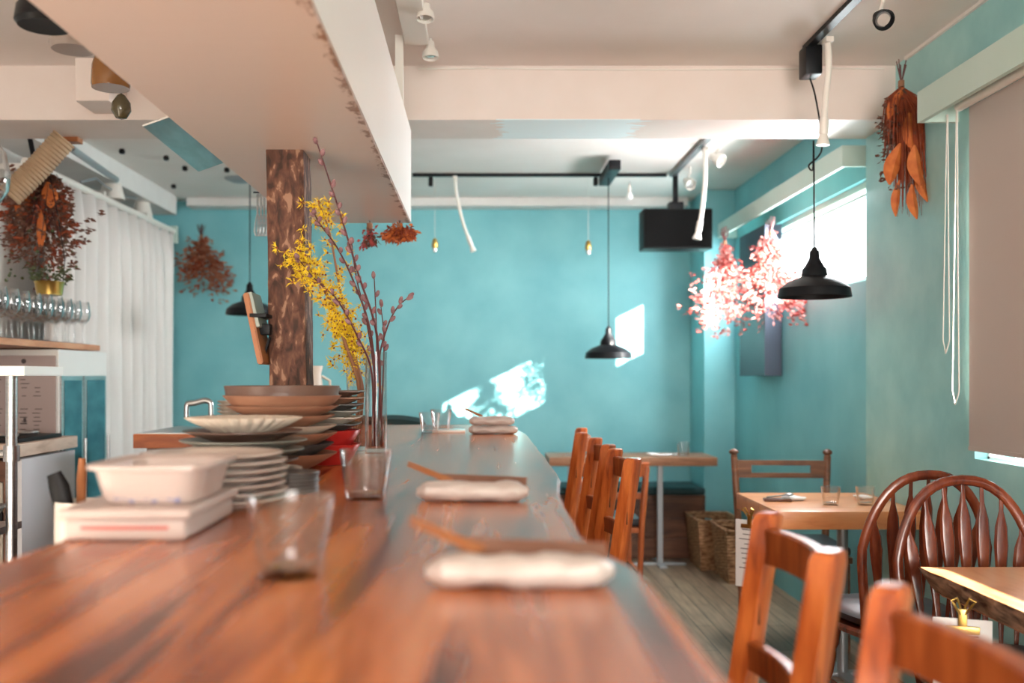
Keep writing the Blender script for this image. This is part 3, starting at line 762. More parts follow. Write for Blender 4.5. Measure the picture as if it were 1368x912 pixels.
# plates and bowls
m_pw = nm('white_plate_glaze', .25, (.68, .56, .50), coat=.3)
m_pbrown = mottled('brown_glaze', (.11, .06, .045), (.16, .09, .065), 10, .35, .05)
m_pterra = mottled('terracotta_glaze', (.32, .15, .09), (.42, .21, .13), 10, .4, .05)
m_pcream = mottled('cream_glaze', (.60, .50, .40), (.70, .60, .50), 10, .3, .05)
m_pgrey = mottled('grey_green_glaze', (.20, .20, .17), (.30, .29, .25), 10, .35, .05)
m_pslate = mottled('slate_glaze', (.05, .045, .045), (.09, .08, .075), 10, .4, .1)
m_red = nm('red_lacquer', .3, (.42, .02, .018), coat=.3)
def plate(name, label, cat, c, z, r, h, mat, group, foot=.5, flare=1.0, wave=None, sq=0, th=.006, rx=0, ry=0, lip=0, seg=48):
    b = B(); f = r * foot
    b.lathe([(0, 0), (f * .9, 0), (f, .001), (f * 1.02, th * .4), (r * (.5 * foot + .5), h * .45), (r, h - .002), (r + lip, h), (r - th * .8, h), (r * (.5 * foot + .45), h * .45 + th * .6), (f * .95, th), (0, th)], seg, wave=wave, sq=sq)
    o = b.build(name, mat, loc=(c[0], c[1], z), rot=(rx, ry, random.uniform(0, 3) if not sq else 0), ang=50)
    return tag(o, label, cat, group)
# white plates (seven in a stack)
z = CT; ords = ['lowest', 'second from the bottom', 'third from the bottom', 'fourth from the bottom', 'fifth from the bottom', 'sixth from the bottom', 'topmost']
for k in range(7):
    plate('white_plate', 'thick white plate, %s of the stack beside the plastic containers' % ords[k], 'plate', (-.456 + .002 * math.sin(k * 2) - (.01 if k == 6 else 0), 1.745), z, .118 + (.004 if k == 6 else 0), .0155, m_pw, 'white plates in a stack', .62, th=.009)
    z += .0128 if k < 6 else 0
# stack of mixed plates, left
cL = (-.481, 2.04); z = CT
spec = [('round_plate', 'terracotta plate at the bottom of the front mixed stack', .115, .022, m_pterra), ('round_plate', 'cream plate low in the front mixed stack', .12, .018, m_pcream),
        ('round_plate', 'brown plate in the lower half of the front mixed stack', .11, .02, m_pbrown),
        ('round_plate', 'large slate grey plate below the grey-green one in the front mixed stack', .124, .022, m_pgrey), ('round_plate', 'wide dark grey-green plate in the front mixed stack', .128, .022, m_pgrey),
        ('round_plate', 'brown rimmed plate under the scalloped dish', .12, .022, m_pbrown)]
for nme, lab, r, h, mt in spec:
    plate(nme, lab, 'plate', (cL[0] + random.uniform(-.004, .004), cL[1]), z, r, h, mt, 'mixed plates in the front stack', .55); z += .0185
sc_w = lambda a, r, zz: .11 * abs(math.sin(a * 14)) * (max(zz, 0) / .03) ** .6
plate('scalloped_dish', 'cream dish with scalloped fluted rim on top of the front mixed stack', 'dish', cL, z, .107, .030, m_pcream, None, .6, wave=sc_w, seg=224)
# stack of mixed plates, back
cR = (-.463, 2.345); z = CT
spec = [('round_bowl', 'terracotta flared bowl at the bottom of the back mixed stack', .125, .045, m_pterra, .4), ('round_bowl', 'dark slate bowl second from the bottom of the back mixed stack', .118, .04, m_pslate, .45),
        ('round_bowl', 'cream flared bowl in the middle of the back mixed stack', .13, .045, m_pterra, .42), ('round_plate', 'cream plate in the back mixed stack with a pale rim', .128, .032, m_pcream, .5),
        ('round_plate', 'terracotta plate just above the pale rimmed plate of the back stack', .122, .03, m_pterra, .5), ('round_plate', 'brown deep plate third from the top of the back mixed stack', .13, .03, m_pterra, .6),
        ('round_plate', 'thick terracotta plate directly under the flat brown tray', .137, .03, m_pterra, .8)]
dz = [.028, .02, .03, .026, .022, .024, .028]
for (nme, lab, r, h, mt, ft), d in zip(spec, dz):
    plate(nme, lab, 'bowl' if 'bowl' in nme else 'plate', (cR[0] + random.uniform(-.003, .003), cR[1]), z, r, h, mt, 'mixed plates in the back stack', ft, lip=.001); z += d
plate('round_tray', 'flat dark brown round tray topping the tallest plate stack', 'tray', cR, z, .134, .024, m_pbrown, None, .96)
# square plates with red bowls under them
cs = (-.40, 2.60)
z = CT
cs = (-.385, 2.545)
for k in range(2):
    plate('red_bowl', 'red lacquered bowl, %s of two under the square plates' % ('lower' if k == 0 else 'upper'), 'bowl', cs, z, .082, .052, m_red, 'red bowls under the square plates', .6); z += .036
z += .016
mats = [m_pslate, m_pcream, m_pgrey, m_pslate, m_pterra, m_pbrown]
nms = ['lowest square plate, dark slate, resting on the red bowls', 'cream square plate second above the red bowls', 'grey square plate third above the red bowls', 'dark square plate in the upper middle beside the vase', 'terracotta square plate just below the top one', 'top square brown plate with a small bowl on it']
for k in range(6):
    plate('square_plate', nms[k], 'plate', (cs[0], cs[1]), z, .080 + .002 * k, .017, mats[k], 'square plates beside the vase', .6, sq=.85, th=.004); z += .0165
plate('small_bowl', 'small low grey bowl on top of the square plates', 'bowl', (-.372, 2.54), z - .009, .02, .017, m_pgrey, None, .9)
# black coasters
for k in range(6):
    tag(B().lathe([(0, 0), (.05, 0), (.051, .002), (.051, .005), (.05, .0065), (0, .0065)], 40).build('coaster', m_pslate, loc=(-.362 + .002 * math.sin(k * 3), 1.93, CT + .0068 * k)),
        'black round coaster, %s of the six beside the white plates' % ['lowest', 'second from bottom', 'third from bottom', 'third from top', 'second from top', 'topmost'][k], 'coaster', 'black coasters in a stack')
# containers
m_cont = nm('milky_plastic', .35, (.52, .41, .37), spec=.5)
m_print = nm('blue_print', .5, (.18, .18, .32)); m_printr = nm('red_print', .5, (.5, .12, .1))
tb = thing('plastic_box', 'flat white lidded plastic box lying on the bar counter near the camera', 'box', (-.483, 1.487, CT))
B().box((0, 0, .016), (.168, .262, .032), bev=.010, seg=3).build('body', m_cont, tb)
B().box((0, 0, .037), (.182, .278, .014), bev=.006, seg=3).build('lid', m_cont, tb)
B().box((.0, -.1311, .018), (.12, .0006, .005)).build('red_stripe', m_printr, tb, smooth=False)
tc = thing('plastic_container', 'translucent white open plastic container standing on the flat lidded box', 'container', (-.468, 1.487, CT + .0442))
b = B(); W = [(.063, .085, 0), (.068, .090, .004), (.078, .102, .048), (.088, .112, .050), (.088, .112, .056), (.084, .108, .056), (.075, .098, .050), (.066, .087, .006)]
rings = []
for (wx, wy, z) in W:
    ring = []
    for k in range(40):
        a = 2 * PI * (k + .5) / 40; x, y = math.cos(a), math.sin(a); e = (abs(x) ** 6 + abs(y) ** 6) ** (1 / 6); ring.append(b.bm.verts.new((x / e * wx, y / e * wy, z)))
    rings.append(ring)
for i in range(len(W) - 1):
    for k in range(40): b.bm.faces.new((rings[i][k], rings[i][(k + 1) % 40], rings[i + 1][(k + 1) % 40], rings[i + 1][k]))
b.bm.faces.new(rings[0][::-1]); b.bm.faces.new(rings[-1])
b.build('body', m_cont, tc)
b = B()
for i in range(9): b.box((-.04 + .0105 * i, -.0895 - .0003 * 0, .0085 + .002 * math.sin(i * 2.2)), (.008, .003, .003 + .002 * (i % 3)), rot=(R(-13), R(20 * math.sin(i)), 0))
b.build('printed_mark', m_print, tc)

# rolled towels with cutlery
m_towel = mottled('wrapped_towel', (.50, .40, .36), (.64, .56, .52), 9, .3, .5, (2, 5, 5), detail=4)
m_paper = mottled('brown_paper', (.16, .07, .045), (.24, .12, .08), 12, .6, .2)
m_chop = nm('chopstick_wood', .4, (.34, .12, .04))
def towel(x, y, zb, label, rz=0, s=1.0, cutl=True, ln=.20, names=('', ''), sleeve=True):
    b = B(); n = 22; rr = []
    for i in range(n + 1):
        u = i / n; x_ = (u - .5) * ln; f = min(1, .35 + 2.2 * math.sin(PI * min(.999, max(.0, u))) )
        ring = []
        for k in range(16):
            a = 2 * PI * k / 16; yy = math.cos(a) * .028 * f; zz = math.sin(a) * .017 * f
            j = .005 * noise.noise(Vector((x_ * 32, yy * 60, zz * 40 + y))) + .0012 * noise.noise(Vector((x_ * 90, yy * 90, zz * 60 + y)))
            ring.append(b.bm.verts.new((x_, yy * (1 + j * 20), max(.0, .017 + zz + j))))
        rr.append(ring)
    for i in range(n):
        for k in range(16): b.bm.faces.new((rr[i][k], rr[i][(k + 1) % 16], rr[i + 1][(k + 1) % 16], rr[i + 1][k]))
    b.bm.faces.new(rr[0][::-1]); b.bm.faces.new(rr[-1])
    tag(b.build('rolled_towel', m_towel, loc=(x, y, zb), rot=(0, 0, rz)), label, 'towel', 'wrapped towels on the counter')
    if cutl:
        if sleeve:
            b = B(); pts = []
            b.box((.012, 0, .0015), (ln * .82, .05, .003), bev=.001)
            tag(b.build('paper_sleeve', m_paper, loc=(x + .005, y + .036, zb + .024), rot=(R(38), R(2), rz)), 'brown paper cutlery sleeve leaning on ' + names[0], 'sleeve', 'paper cutlery sleeves')
        for k in range(2):
            p0 = Vector((x - .045 + .008 * k, y + .02 + .014 * k, zb + .034)); p1 = Vector((x - ln * .60, y + .05 + .016 * k, zb + .060 + .004 * k))
            tag(B().tube([p0, p1], [.0035, .0022], 8).build('chopstick', m_chop), '%s wooden chopstick resting across %s' % (('left', 'right')[k], names[0]), 'chopstick', 'chopsticks on the counter')
towel(.043, 1.065, CT, 'white wrapped towel nearest the camera on the counter', 0, names=('the nearest wrapped towel', ''))
towel(-.012, 1.79, CT, 'white wrapped towel on the counter beside the second tumbler', R(-3), names=('the wrapped towel beside the second tumbler', ''))
towel(.055, 3.86, CT, 'lower wrapped towel of the far pair on the counter', 0, ln=.19, cutl=False)
towel(.050, 3.865, CT + .034, 'upper wrapped towel of the far pair on the counter', 0, ln=.175, cutl=True, names=('the far pair of towels', ''), sleeve=False)
tag(B().box((-.12, 3.99, CT + .005), (.13, .10, .010), bev=.003).build('white_tray', m_por), 'thin white tray beside the far tumblers on the counter', 'tray')

# small table settings
def fork(name, p, q, label, group='cutlery on the tables'):
    p, q = Vector(p), Vector(q); d = (q - p).normalized(); sd = Vector((-d.y, d.x, 0)).normalized()
    b = B(); b.tube([p, p.lerp(q, .6), p.lerp(q, .75)], [.004, .0025, .003], 6)
    c = p.lerp(q, .75)
    if name == 'fork':
        b.ball(c, .011, 1, 1, .3)
        for k in (-1, 0, 1): b.tube([c + sd * k * .006, q + sd * k * .006], .0014, 5)
    else: b.ball(p.lerp(q, .88), .016, 1.3, 1, .35, sub=2)
    return tag(b.build(name, m_steel), label, name, group)
Z2 = .7265
m_nap = nm('white_napkin', .7, (.82, .80, .78))
def napkin(x, y, z, label, s=1):
    b = B(); b.ball((0, 0, .011), .05 * s, 1, .55, .20, sub=3)
    for v in b.bm.verts: v.co.z = max(0.0, v.co.z + .004 * noise.noise(v.co * 40))
    tag(b.build('napkin', m_nap, loc=(x, y, z), rot=(0, 0, R(-20))), label, 'napkin', 'napkins on the tables')
napkin(1.315, 4.16, .72, 'white folded napkin on the wall table beside the cutlery')
tag(B().box((0, 0, .006), (.11, .05, .012), bev=.004).build('cutlery_tray', m_bench, loc=(1.24, 4.14, .72), rot=(0, 0, R(-8))), 'small dark wooden cutlery tray on the wall table', 'tray')
fork('fork', (1.20, 4.14, .737), (1.29, 4.155, .745), 'fork lying on the small wooden tray of the wall table')
fork('spoon', (1.19, 4.125, .737), (1.30, 4.135, .75), 'spoon lying on the small wooden tray of the wall table')
napkin(1.13, 6.47, .7225, 'white napkin on the far table beside dark cutlery', .9)
fork('fork', (1.16, 6.45, .727), (1.29, 6.46, .735), 'fork on the far table beside the tumbler')
fork('spoon', (1.16, 6.42, .727), (1.27, 6.41, .735), 'spoon on the far table beside the tumbler')
fork('fork', (.56, 6.44, .727), (.68, 6.45, .74), 'fork at the left end of the far table')
napkin(1.62, 4.2, .72, 'white napkin on the wall table close to the wall', .8)

# menu clipped to table edges
def clip_menu(p, label, h, wdt, rot, lblc):
    """p: top point on table edge; sheet hangs in the YZ plane"""
    t = thing('menu_board', label, 'menu', p, rot)
    B().box((0, 0, -.05 - h / 2), (.004, wdt, h), bev=.001).build('sheet', m_nap, t, smooth=False)
    b = B()
    for k in range(9): b.box((-.0026, .0 - .01 * (k % 2), -.09 - .02 * k), (.0006, wdt * (.55 + .1 * (k % 3)), .003))
    b.build('printed_text', m_blackm, t, smooth=False)
    cl = B().box((-.006, 0, -.075), (.012, .075, .018), bev=.003).box((-.006, 0, -.05), (.010, .02, .05), bev=.003).build('clip', m_brass, t)
    for s in (-1, 1):
        B().tube([(-.008, s * .004, -.04), (-.02, s * .02, -.012), (-.022, s * .026, -.004), (-.02, s * .014, .004), (-.008, s * .006, -.018), (-.008, s * .004, -.04)], .0028, 6).build('loop', m_brass, cl)
    return t
clip_menu((1.128, 4.14, .69), 'white menu sheet hanging from a brass clip on the edge of the wall table', .28, .13, R(50), '')
clip_menu((1.165, 2.40, .705), 'white menu sheet held by a brass clip on the bark edge of the slab table', .28, .13, R(70), '')

# ------------------------------------------------------------------ vases and branches
def vase(label, x, y, r0, r1, h):
    t = thing('glass_vase', label, 'vase', (x, y, CT), 0, 'glass vases on the counter')
    B().lathe([(0, 0), (r0, 0), (r0 + .001, .003), (r1, h), (r1 - .0025, h), (r0 - .0025, .014), (0, .012)], 36).build('body', m_glass, t)
    mw = thin_glass('vase_water', (.86, .55, .45), .4)
    B().lathe([(0, .0125), (r0 - .003, .0145), (r0 + (r1 - r0) * .36 - .0032, h * .36), (0, h * .36)], 36).build('water', mw, t, label='reddish brown water')
    return t
VY_ = 2.90
vase('slim clear glass vase holding pussy willow, right of the pair', -.300, 2.90, .031, .032, .295)
vase('clear flaring glass vase holding yellow witch hazel, left of the pair', -.362, 2.99, .024, .042, .295)
m_twig = nm('twig_bark', .55, (.10, .028, .028)); m_twig2 = nm('hazel_bark', .6, (.26, .12, .06))
m_bud = mottled('willow_catkin', (.17, .075, .085), (.34, .19, .19), 60, .9, .4)
m_yel = mottled('witch_hazel_petals', (.75, .46, .01), (.85, .62, .03), 60, .6, 0)
m_sepal = nm('hazel_calyx', .7, (.22, .05, .02))
def branch(name, label, cat, pix, mt, y0, y1, r0, r1, buds=0, bm_=None, side=None, grp='branches in the vases', flow=0, ztop=None):
    """pix: picture points from the foot to the tip"""
    n = len(pix); P = [at(px, py, y0 + (y1 - y0) * i / (n - 1)) for i, (px, py) in enumerate(pix)]
    P = [Vector(p) for p in smoothcurve([tuple(p) for p in P], 5)]
    t = thing(name, label, cat, P[0], 0, grp); o = P[0].copy(); P = [p - o for p in P]; m = len(P)
    B().tube(P, [r0 + (r1 - r0) * i / (m - 1) for i in range(m)], 7).build('stem', mt, t)
    def point(u): f = u * (m - 1); k = min(m - 2, int(f)); return P[k].lerp(P[k + 1], f - k), (P[k + 1] - P[k]).normalized()
    if buds:
        b = B(); sgn = 1
        for k in range(buds):
            u = .28 + .72 * (k + 1) / buds; p, d = point(min(.999, u + random.uniform(-.012, .012)))
            sgn = -sgn; sd = Vector((sgn, random.uniform(-.6, .6), 0)); dd = (d + sd * .45).normalized()
            if k == buds - 1: dd = d
            q = dd.to_track_quat('Z', 'Y').to_matrix().to_4x4(); ln = random.uniform(.011, .015)
            b.ball(p + dd * ln * .8 + sd * .002, .0062, 1, 1, ln / .0062 * .85, sub=2, M=q)
            b.build('catkin', m_bud, t); b = B()
    if flow:
        b = B(); c = B()
        for k in range(flow):
            u = .42 + .58 * random.random(); p, d = point(u); p = p + Vector((random.gauss(0, .021), random.gauss(0, .016), random.gauss(0, .018)))
            c.ball(p, .0035)
            for j in range(9):
                dd = Vector((random.gauss(0, 1), random.gauss(0, 1), random.gauss(0, 1))).normalized(); b.leaf(p, dd, random.uniform(.014, .023), .0036, cup=.25, rows=2)
        b.build('petals', m_yel, t, smooth=False, kind='stuff'); c.build('calyx', m_sepal, t, kind='stuff')
    return t
ft = [(512, 598), (505, 598), (500, 596), (495, 598)]
branch('willow_branch', 'tallest pussy willow branch reaching up in front of the range hood', 'branch', [(510, 596), (506, 480), (500, 430), (480, 370), (462, 310), (447, 262), (424, 192)], m_twig, 2.90, 2.45, .0042, .0018, 17)
branch('willow_branch', 'pussy willow branch bending furthest right toward the wall', 'branch', [(505, 596), (508, 500), (508, 470), (520, 430), (533, 408), (546, 397)], m_twig, 2.90, 2.86, .0035, .0016, 9)
branch('willow_branch', 'straight upright pussy willow branch with a single catkin on top', 'branch', [(500, 596), (503, 500), (503, 440), (500, 372)], m_twig, 2.90, 2.88, .0035, .0015, 5)
branch('willow_branch', 'short pussy willow branch just right of the upright one', 'branch', [(508, 594), (512, 500), (513, 450), (509, 410)], m_twig, 2.9, 2.94, .003, .0014, 6)
branch('willow_branch', 'pussy willow branch leaning left across the timber post', 'branch', [(498, 596), (497, 500), (478, 450), (450, 400), (420, 372), (398, 345)], m_twig, 2.9, 2.56, .0036, .0016, 12)
branch('willow_branch', 'pussy willow branch rising left of the tallest one', 'branch', [(502, 596), (500, 490), (492, 430), (470, 370), (450, 330), (428, 300), (420, 285)], m_twig, 2.9, 2.6, .0036, .0016, 12)
branch('willow_branch', 'pussy willow branch in the middle ending below the hood', 'branch', [(504, 596), (500, 500), (490, 430), (476, 370), (470, 325)], m_twig, 2.91, 2.75, .0034, .0015, 10)
branch('hazel_branch', 'yellow witch hazel branch flowering left over the post', 'branch', [(472, 594), (480, 520), (462, 460), (440, 400), (415, 360), (396, 345)], m_twig2, 2.98, 2.56, .007, .0025, flow=170)
branch('hazel_branch', 'yellow witch hazel branch flowering highest near the hood', 'branch', [(474, 594), (482, 520), (470, 460), (455, 390), (440, 310), (425, 272)], m_twig2, 2.98, 2.68, .006, .002, flow=80)
branch('hazel_branch', 'short witch hazel branch with a dense low yellow cluster', 'branch', [(476, 594), (484, 525), (474, 480), (464, 455), (455, 428)], m_twig2, 2.98, 2.80, .007, .004, flow=120)
branch('hazel_branch', 'smallest witch hazel sprig drooping beside the vase rim', 'branch', [(478, 594), (484, 545), (482, 520), (470, 490), (466, 478)], m_twig2, 2.98, 2.93, .004, .002, flow=22)

# ------------------------------------------------------------------ dried flower bundles
def bundle(name, label, tie, length, spread, cols, n, leaf, seed, bigleaf=None, grass=None, flat=.6, berries=None, kind_cat='dried flowers', lobes=None, lob=.2):
    random.seed(seed); t = thing(name, label, kind_cat, tie, 0)
    b = B()
    for k in range(11):
        a = random.uniform(0, 2 * PI); r = spread * .16
        b.tube([(math.cos(a) * r * 1.0, math.sin(a) * r * flat, .05 + random.uniform(0, .05)), (0, 0, 0), (math.cos(a + PI) * spread * .5, math.sin(a + PI) * spread * flat * .5, -length * .6)], .0022, 5)
    b.build('stems', m_twig, t)
    B().tube([(0, 0, -.012), (0, 0, .012)], .012, 10).build('tie', m_twig2, t)
    per = max(1, n // len(cols))
    for ci, m in enumerate(cols):
        b = B()
        for k in range(per):
            u = random.random() ** .7; a = random.uniform(0, 2 * PI); rr = spread * (.12 + .88 * math.sin(min(1, u * 1.15) * PI * .62)) * random.random() ** .5
            ctr_ = Vector((math.cos(a) * rr, math.sin(a) * rr * flat, -length * (.08 + .92 * u)))
            if lobes:
                lx, ly, lz, lr = random.choice(lobes); q = random.random() ** .35 if random.random() < .85 else random.random()
                ctr_ = Vector((lx, ly, lz)) * q + Vector((random.gauss(0, 1), random.gauss(0, flat), random.gauss(0, 1))) * lr * (.15 + .85 * q) * .55
            for j in range(4):
                p = ctr_ + Vector((random.gauss(0, .008), random.gauss(0, .008), random.gauss(0, .008)))
                d = Vector((p.x * 1.5 + random.gauss(0, .05), p.y * 1.5 + random.gauss(0, .05), -.05 + random.gauss(0, .05)))
                b.leaf(p, d, leaf * random.uniform(.7, 1.4), leaf * .6, rows=2)
        b.build('blossoms', m, t, smooth=False, kind='stuff')
    if berries:
        b = B()
        for k in range(berries[1]):
            u = random.random() ** .6; a = random.uniform(0, 2 * PI); rr = spread * (.2 + .85 * u)
            b.ball((math.cos(a) * rr, math.sin(a) * rr * flat, -length * (.15 + .9 * u)), berries[2] * random.uniform(.7, 1.2))
        b.build('berries', berries[0], t, kind='stuff')
    if bigleaf:
        for (p, d, ln, wd) in bigleaf[1]:
            bb = B(); bb.leaf(p, d, ln, wd, side=Vector((1, .25, 0)), rows=8, cup=.1); o = bb.build('leaf', bigleaf[0], t)
    if grass:
        b = B()
        for k in range(grass[1]):
            x0 = random.uniform(-.55, 1.15) * spread; y = random.uniform(-.4, .4) * spread; ln = length * random.uniform(.55, 1.02) * (1 if x0 > -.02 else .55)
            b.tube([(0, 0, -.01), (x0 * .85, y * .7, -ln * .3), (x0 * 1.05, y, -ln)], [.0022, .0018, .0008], 4)
        b.build('grasses', grass[0], t, kind='stuff')
    return t
m_or1 = mottled('dried_orange', (.42, .09, .02), (.60, .17, .04), 30, .6, 0)
m_or2 = mottled('dried_rust', (.20, .035, .015), (.36, .08, .03), 30, .7, 0)
m_brn = mottled('dried_brown', (.10, .045, .03), (.2, .09, .06), 30, .7, 0)
m_pink = mottled('dried_pink', (.45, .16, .14), (.62, .30, .27), 30, .7, 0)
m_rose = mottled('dried_rosehip', (.35, .05, .05), (.5, .1, .08), 30, .6, 0)
m_grn = mottled('dried_green', (.05, .07, .03), (.12, .13, .06), 30, .7, 0)
m_pale_f = mottled('dried_hydrangea', (.30, .11, .06), (.46, .2, .12), 30, .8, 0)
BL = [((0.02, -.03, -.12), (.02, -.1, -1), .15, .062), ((-.02, -.04, -.24), (-.3, -.1, -1), .17, .075), ((.03, -.05, -.25), (.1, -.1, -1), .16, .07), ((-.02, -.03, -.38), (-.1, 0, -1), .14, .04), ((.02, -.05, -.40), (.05, -.2, -1), .14, .05), ((.0, -.02, -.02), (-.5, -.1, -1), .14, .05), ((.05, -.04, -.33), (.2, -.1, -1), .14, .05)]
bundle('dried_flower_bundle', 'large rust-orange dried leaf and grass bundle in the upper right corner by the beam', at(1204, 112, 3.86), .50, .12, [m_brn, m_brn], 50, .022, 3, (m_or1, BL), (m_or2, 330), .5, lobes=[(-.06, -.02, -.22, .04), (-.04, -.02, -.13, .04), (-.08, -.02, -.28, .03), (-.06, -.02, -.38, .03), (.02, -.03, -.44, .05)])
bundle('dried_flower_bundle', 'pink sunlit dried flower bundle hanging under the window pelmet, nearer one', at(1029, 312, 5.35), .42, .17, [m_pink, m_rose, m_rose, m_pink], 620, .022, 4, berries=(m_rose, 60, .008), lobes=[(-.08, 0, -.33, .12), (.08, 0, -.36, .12), (0, 0, -.25, .10), (.14, 0, -.42, .08), (0, 0, -.38, .12), (-.02, 0, -.12, .05)])
bundle('dried_flower_bundle', 'red-pink dried berry bundle hanging at the far end of the window pelmet', at(968, 324, 5.95), .50, .15, [m_pink, m_rose], 460, .022, 5, berries=(m_rose, 70, .009), lobes=[(-.12, 0, -.38, .12), (.06, 0, -.36, .12), (-.02, 0, -.28, .10), (-.05, 0, -.5, .10), (.04, 0, -.44, .11), (0, 0, -.12, .05)])
bundle('dried_flower_bundle', 'brown-orange dried hydrangea bundle hanging on the turquoise back wall at left', at(269, 316, 7.18), .42, .19, [m_pale_f, m_or2, m_pale_f], 460, .026, 6, flat=.3, lobes=[(-.09, 0, -.22, .11), (-.07, 0, -.33, .10), (.0, 0, -.16, .09), (.12, 0, -.38, .11), (.07, 0, -.27, .11), (.15, 0, -.31, .08)])
bundle('dried_flower_bundle', 'big mixed dried flower bunch hanging at the left edge above the wine glasses', at(56, 225, 4.55), .50, .17, [m_brn, m_brn, m_or2, m_brn], 900, .024, 8, (m_or1, [((-.04, -.05, -.03), (-.25, 0, -1), .2, .075), ((.05, -.05, -.07), (.1, 0, -1), .12, .07), ((.02, -.06, -.2), (0, 0, -1), .18, .04)]), None, .7, berries=(m_grn, 30, .008), lobes=[(-.13, 0, -.25, .12), (-.10, 0, -.12, .10), (-.04, 0, -.38, .12), (.05, 0, -.47, .09), (.10, 0, -.28, .10), (.04, 0, -.2, .10), (-.10, 0, -.34, .09), (.02, 0, -.08, .06)])
bundle('dried_flower_bundle', 'small red dried flower posy hanging under the far end of the range hood', at(534, 302, 3.98), .045, .055, [m_or1, m_or2], 110, .022, 9, flat=.6)
bundle('dried_flower_bundle', 'tiny withered dried sprig hanging under the hood left of the red posy', at(494, 302, 3.98), .07, .03, [m_rose, m_brn], 26, .022, 10, flat=.6)

# ------------------------------------------------------------------ lights and ceiling fittings
def track(name, label, a, b_, m, w=.032):
    a, b_ = Vector(a), Vector(b_); t = B(); t.bar(a, b_, w, .018); return tag(t.build(name, m, smooth=False), label, 'lighting track')
ZT = ZC - .010
track('lighting_track', 'black ceiling lighting track running toward the camera at upper right', (1.27, .9, ZT), (1.27, 3.86, ZT), m_black)
track('lighting_track', 'black lighting track running across the ceiling before the back wall', (-.42, 6.3, ZT), (1.185, 6.3, ZT), m_black)
track('lighting_track', 'pale grey lighting track running toward the corner speaker', (1.225, 5.3, ZT), (1.225, 6.32, ZT), m_greymetal)
def pendant(label, x, y, zb, ztop, D, kink=False, boxlabel='plug box'):
    t = thing('pendant_lamp', label, 'pendant lamp', (x, y, zb), 0, 'black enamel pendant lamps'); r = D / 2
    s = B().lathe([(r, 0), (r + .002, .002), (r * .97, .035), (r * .72, .062), (r * .42, .078), (r * .36, .082), (r * .33, .11), (r * .24, .125), (r * .235, .125), (r * .3, .108), (r * .38, .074), (r * .7, .057), (r * .95, .032), (r, 0)], 48).build('shade', m_black, t)
    B().lathe([(r * .94, .031), (r * .70, .0545), (r * .38, .071), (0, .072)], 48).build('shade_lining', nm('cream_enamel', .4, (.8, .7, .55)), t, label='cream inner lining')
    B().lathe([(0, .195), (.008, .195), (.012, .185), (.018, .18), (.02, .15), (.034, .125), (.036, .12), (0, .12)], 24).build('cap', m_black, t)
    B().ball((0, 0, .042), .026, sub=2).build('bulb', nm('frosted_bulb', .3, (.85, .82, .75)), t)
    H = ztop - zb
    if kink:
        pts = [(0, 0, .19), (-.003, 0, .6), (-.006, 0, H - .36), (-.022, 0, H - .345), (.015, 0, H - .31), (.03, 0, H - .27), (.02, 0, H - .17), (.0, 0, H - .06), (-.02, 0, H)]
        pts = smoothcurve(pts, 5)
    else: pts = [(0, 0, .19), (0, 0, H)]
    B().tube(pts, .0035, 6).build('cord', m_black, t)
    return t
p1 = pendant('black pendant lamp with wavy cord hanging before the bright window', 1.307, 3.88, CZ + .306, CZ + 1.165, .275, True)
p2 = pendant('black pendant lamp hanging straight in front of the back wall', .78, 6.0, CZ + .105, CZ + 1.19, .28)
p3 = pendant('black pendant lamp half hidden behind the timber post', -1.37, 5.95, CZ + .365, ZC, .28)
def connector(label, c, d): 
    return tag(B().box(c, d, bev=.008).build('track_adapter', m_black), label, 'track adapter', 'black track adapters')
connector('large black track adapter above the wavy pendant cord', (1.285, 3.86, CZ + 1.215), (.065, .09, .115))
connector('black track adapter above the straight pendant', (.785, 6.0, CZ + 1.22), (.07, .5, .06))
connector('small black track adapter at the left of the back track', (-.305, 6.28, CZ + 1.225), (.03, .03, .06))
connector('small black track adapter left of the straight pendant cord', (.735, 6.28, CZ + 1.225), (.03, .03, .055))
def bare_socket(label, px, Y, py):
    p = at(px, py, Y); t = thing('bare_lamp_holder', label, 'lamp holder', p, 0, 'bare brass lamp holders')
    B().lathe([(0, 0), (.018, 0), (.02, .006), (.02, .03), (.016, .034), (.016, .045), (.008, .06), (0, .062)], 20).build('holder', m_brass, t)
    B().lathe([(0, -.03), (.010, -.028), (.014, -.015), (.013, 0), (0, .001)], 16).build('bulb', m_bulb, t)
    B().tube([(0, 0, .06), (0, 0, ZT - p.z - .009)], .0016, 5).build('cord', m_cord, t)
bare_socket('bare brass lamp holder on a thin cord right of the range hood', 581, 6.3, 331)
bare_socket('bare brass lamp holder on a thin cord left of the straight pendant', 786, 6.3, 334)
def flex(label, pix, Y, rt=.011, up=True, ztop=None):
    P = [at(px, py, Y) for px, py in pix]
    if ztop: P[0].z = ztop
    t = thing('flexible_spotlight', label, 'spotlight', P[0], 0, 'white flexible arm spotlights'); o = P[0].copy(); P = [Vector(q) for q in smoothcurve([tuple(p - o) for p in P], 6)]
    B().tube(P, rt, 10).build('arm', m_whitep, t); e = P[-1]; d = (P[-1] - P[-3]).normalized(); q = Matrix.Translation(e) @ d.to_track_quat('Z', 'Y').to_matrix().to_4x4()
    B().lathe([(0, -.01), (rt * 1.35, -.01), (rt * 1.35, .045), (rt * 1.1, .05), (rt * 2.0, .085), (rt * 2.0, .09), (0, .088)], 20).xf(q).build('lamp_head', m_whitep, t)
    B().box((0, 0, -.0), (.03, .05, .02), bev=.004).build('base', m_whitep, t)
flex('white flexible-arm spotlight hanging right beside the large black adapter', [(1106, 45), (1107, 90), (1103, 130), (1101, 162)], 3.72, .0125, ztop=ZT - .018)
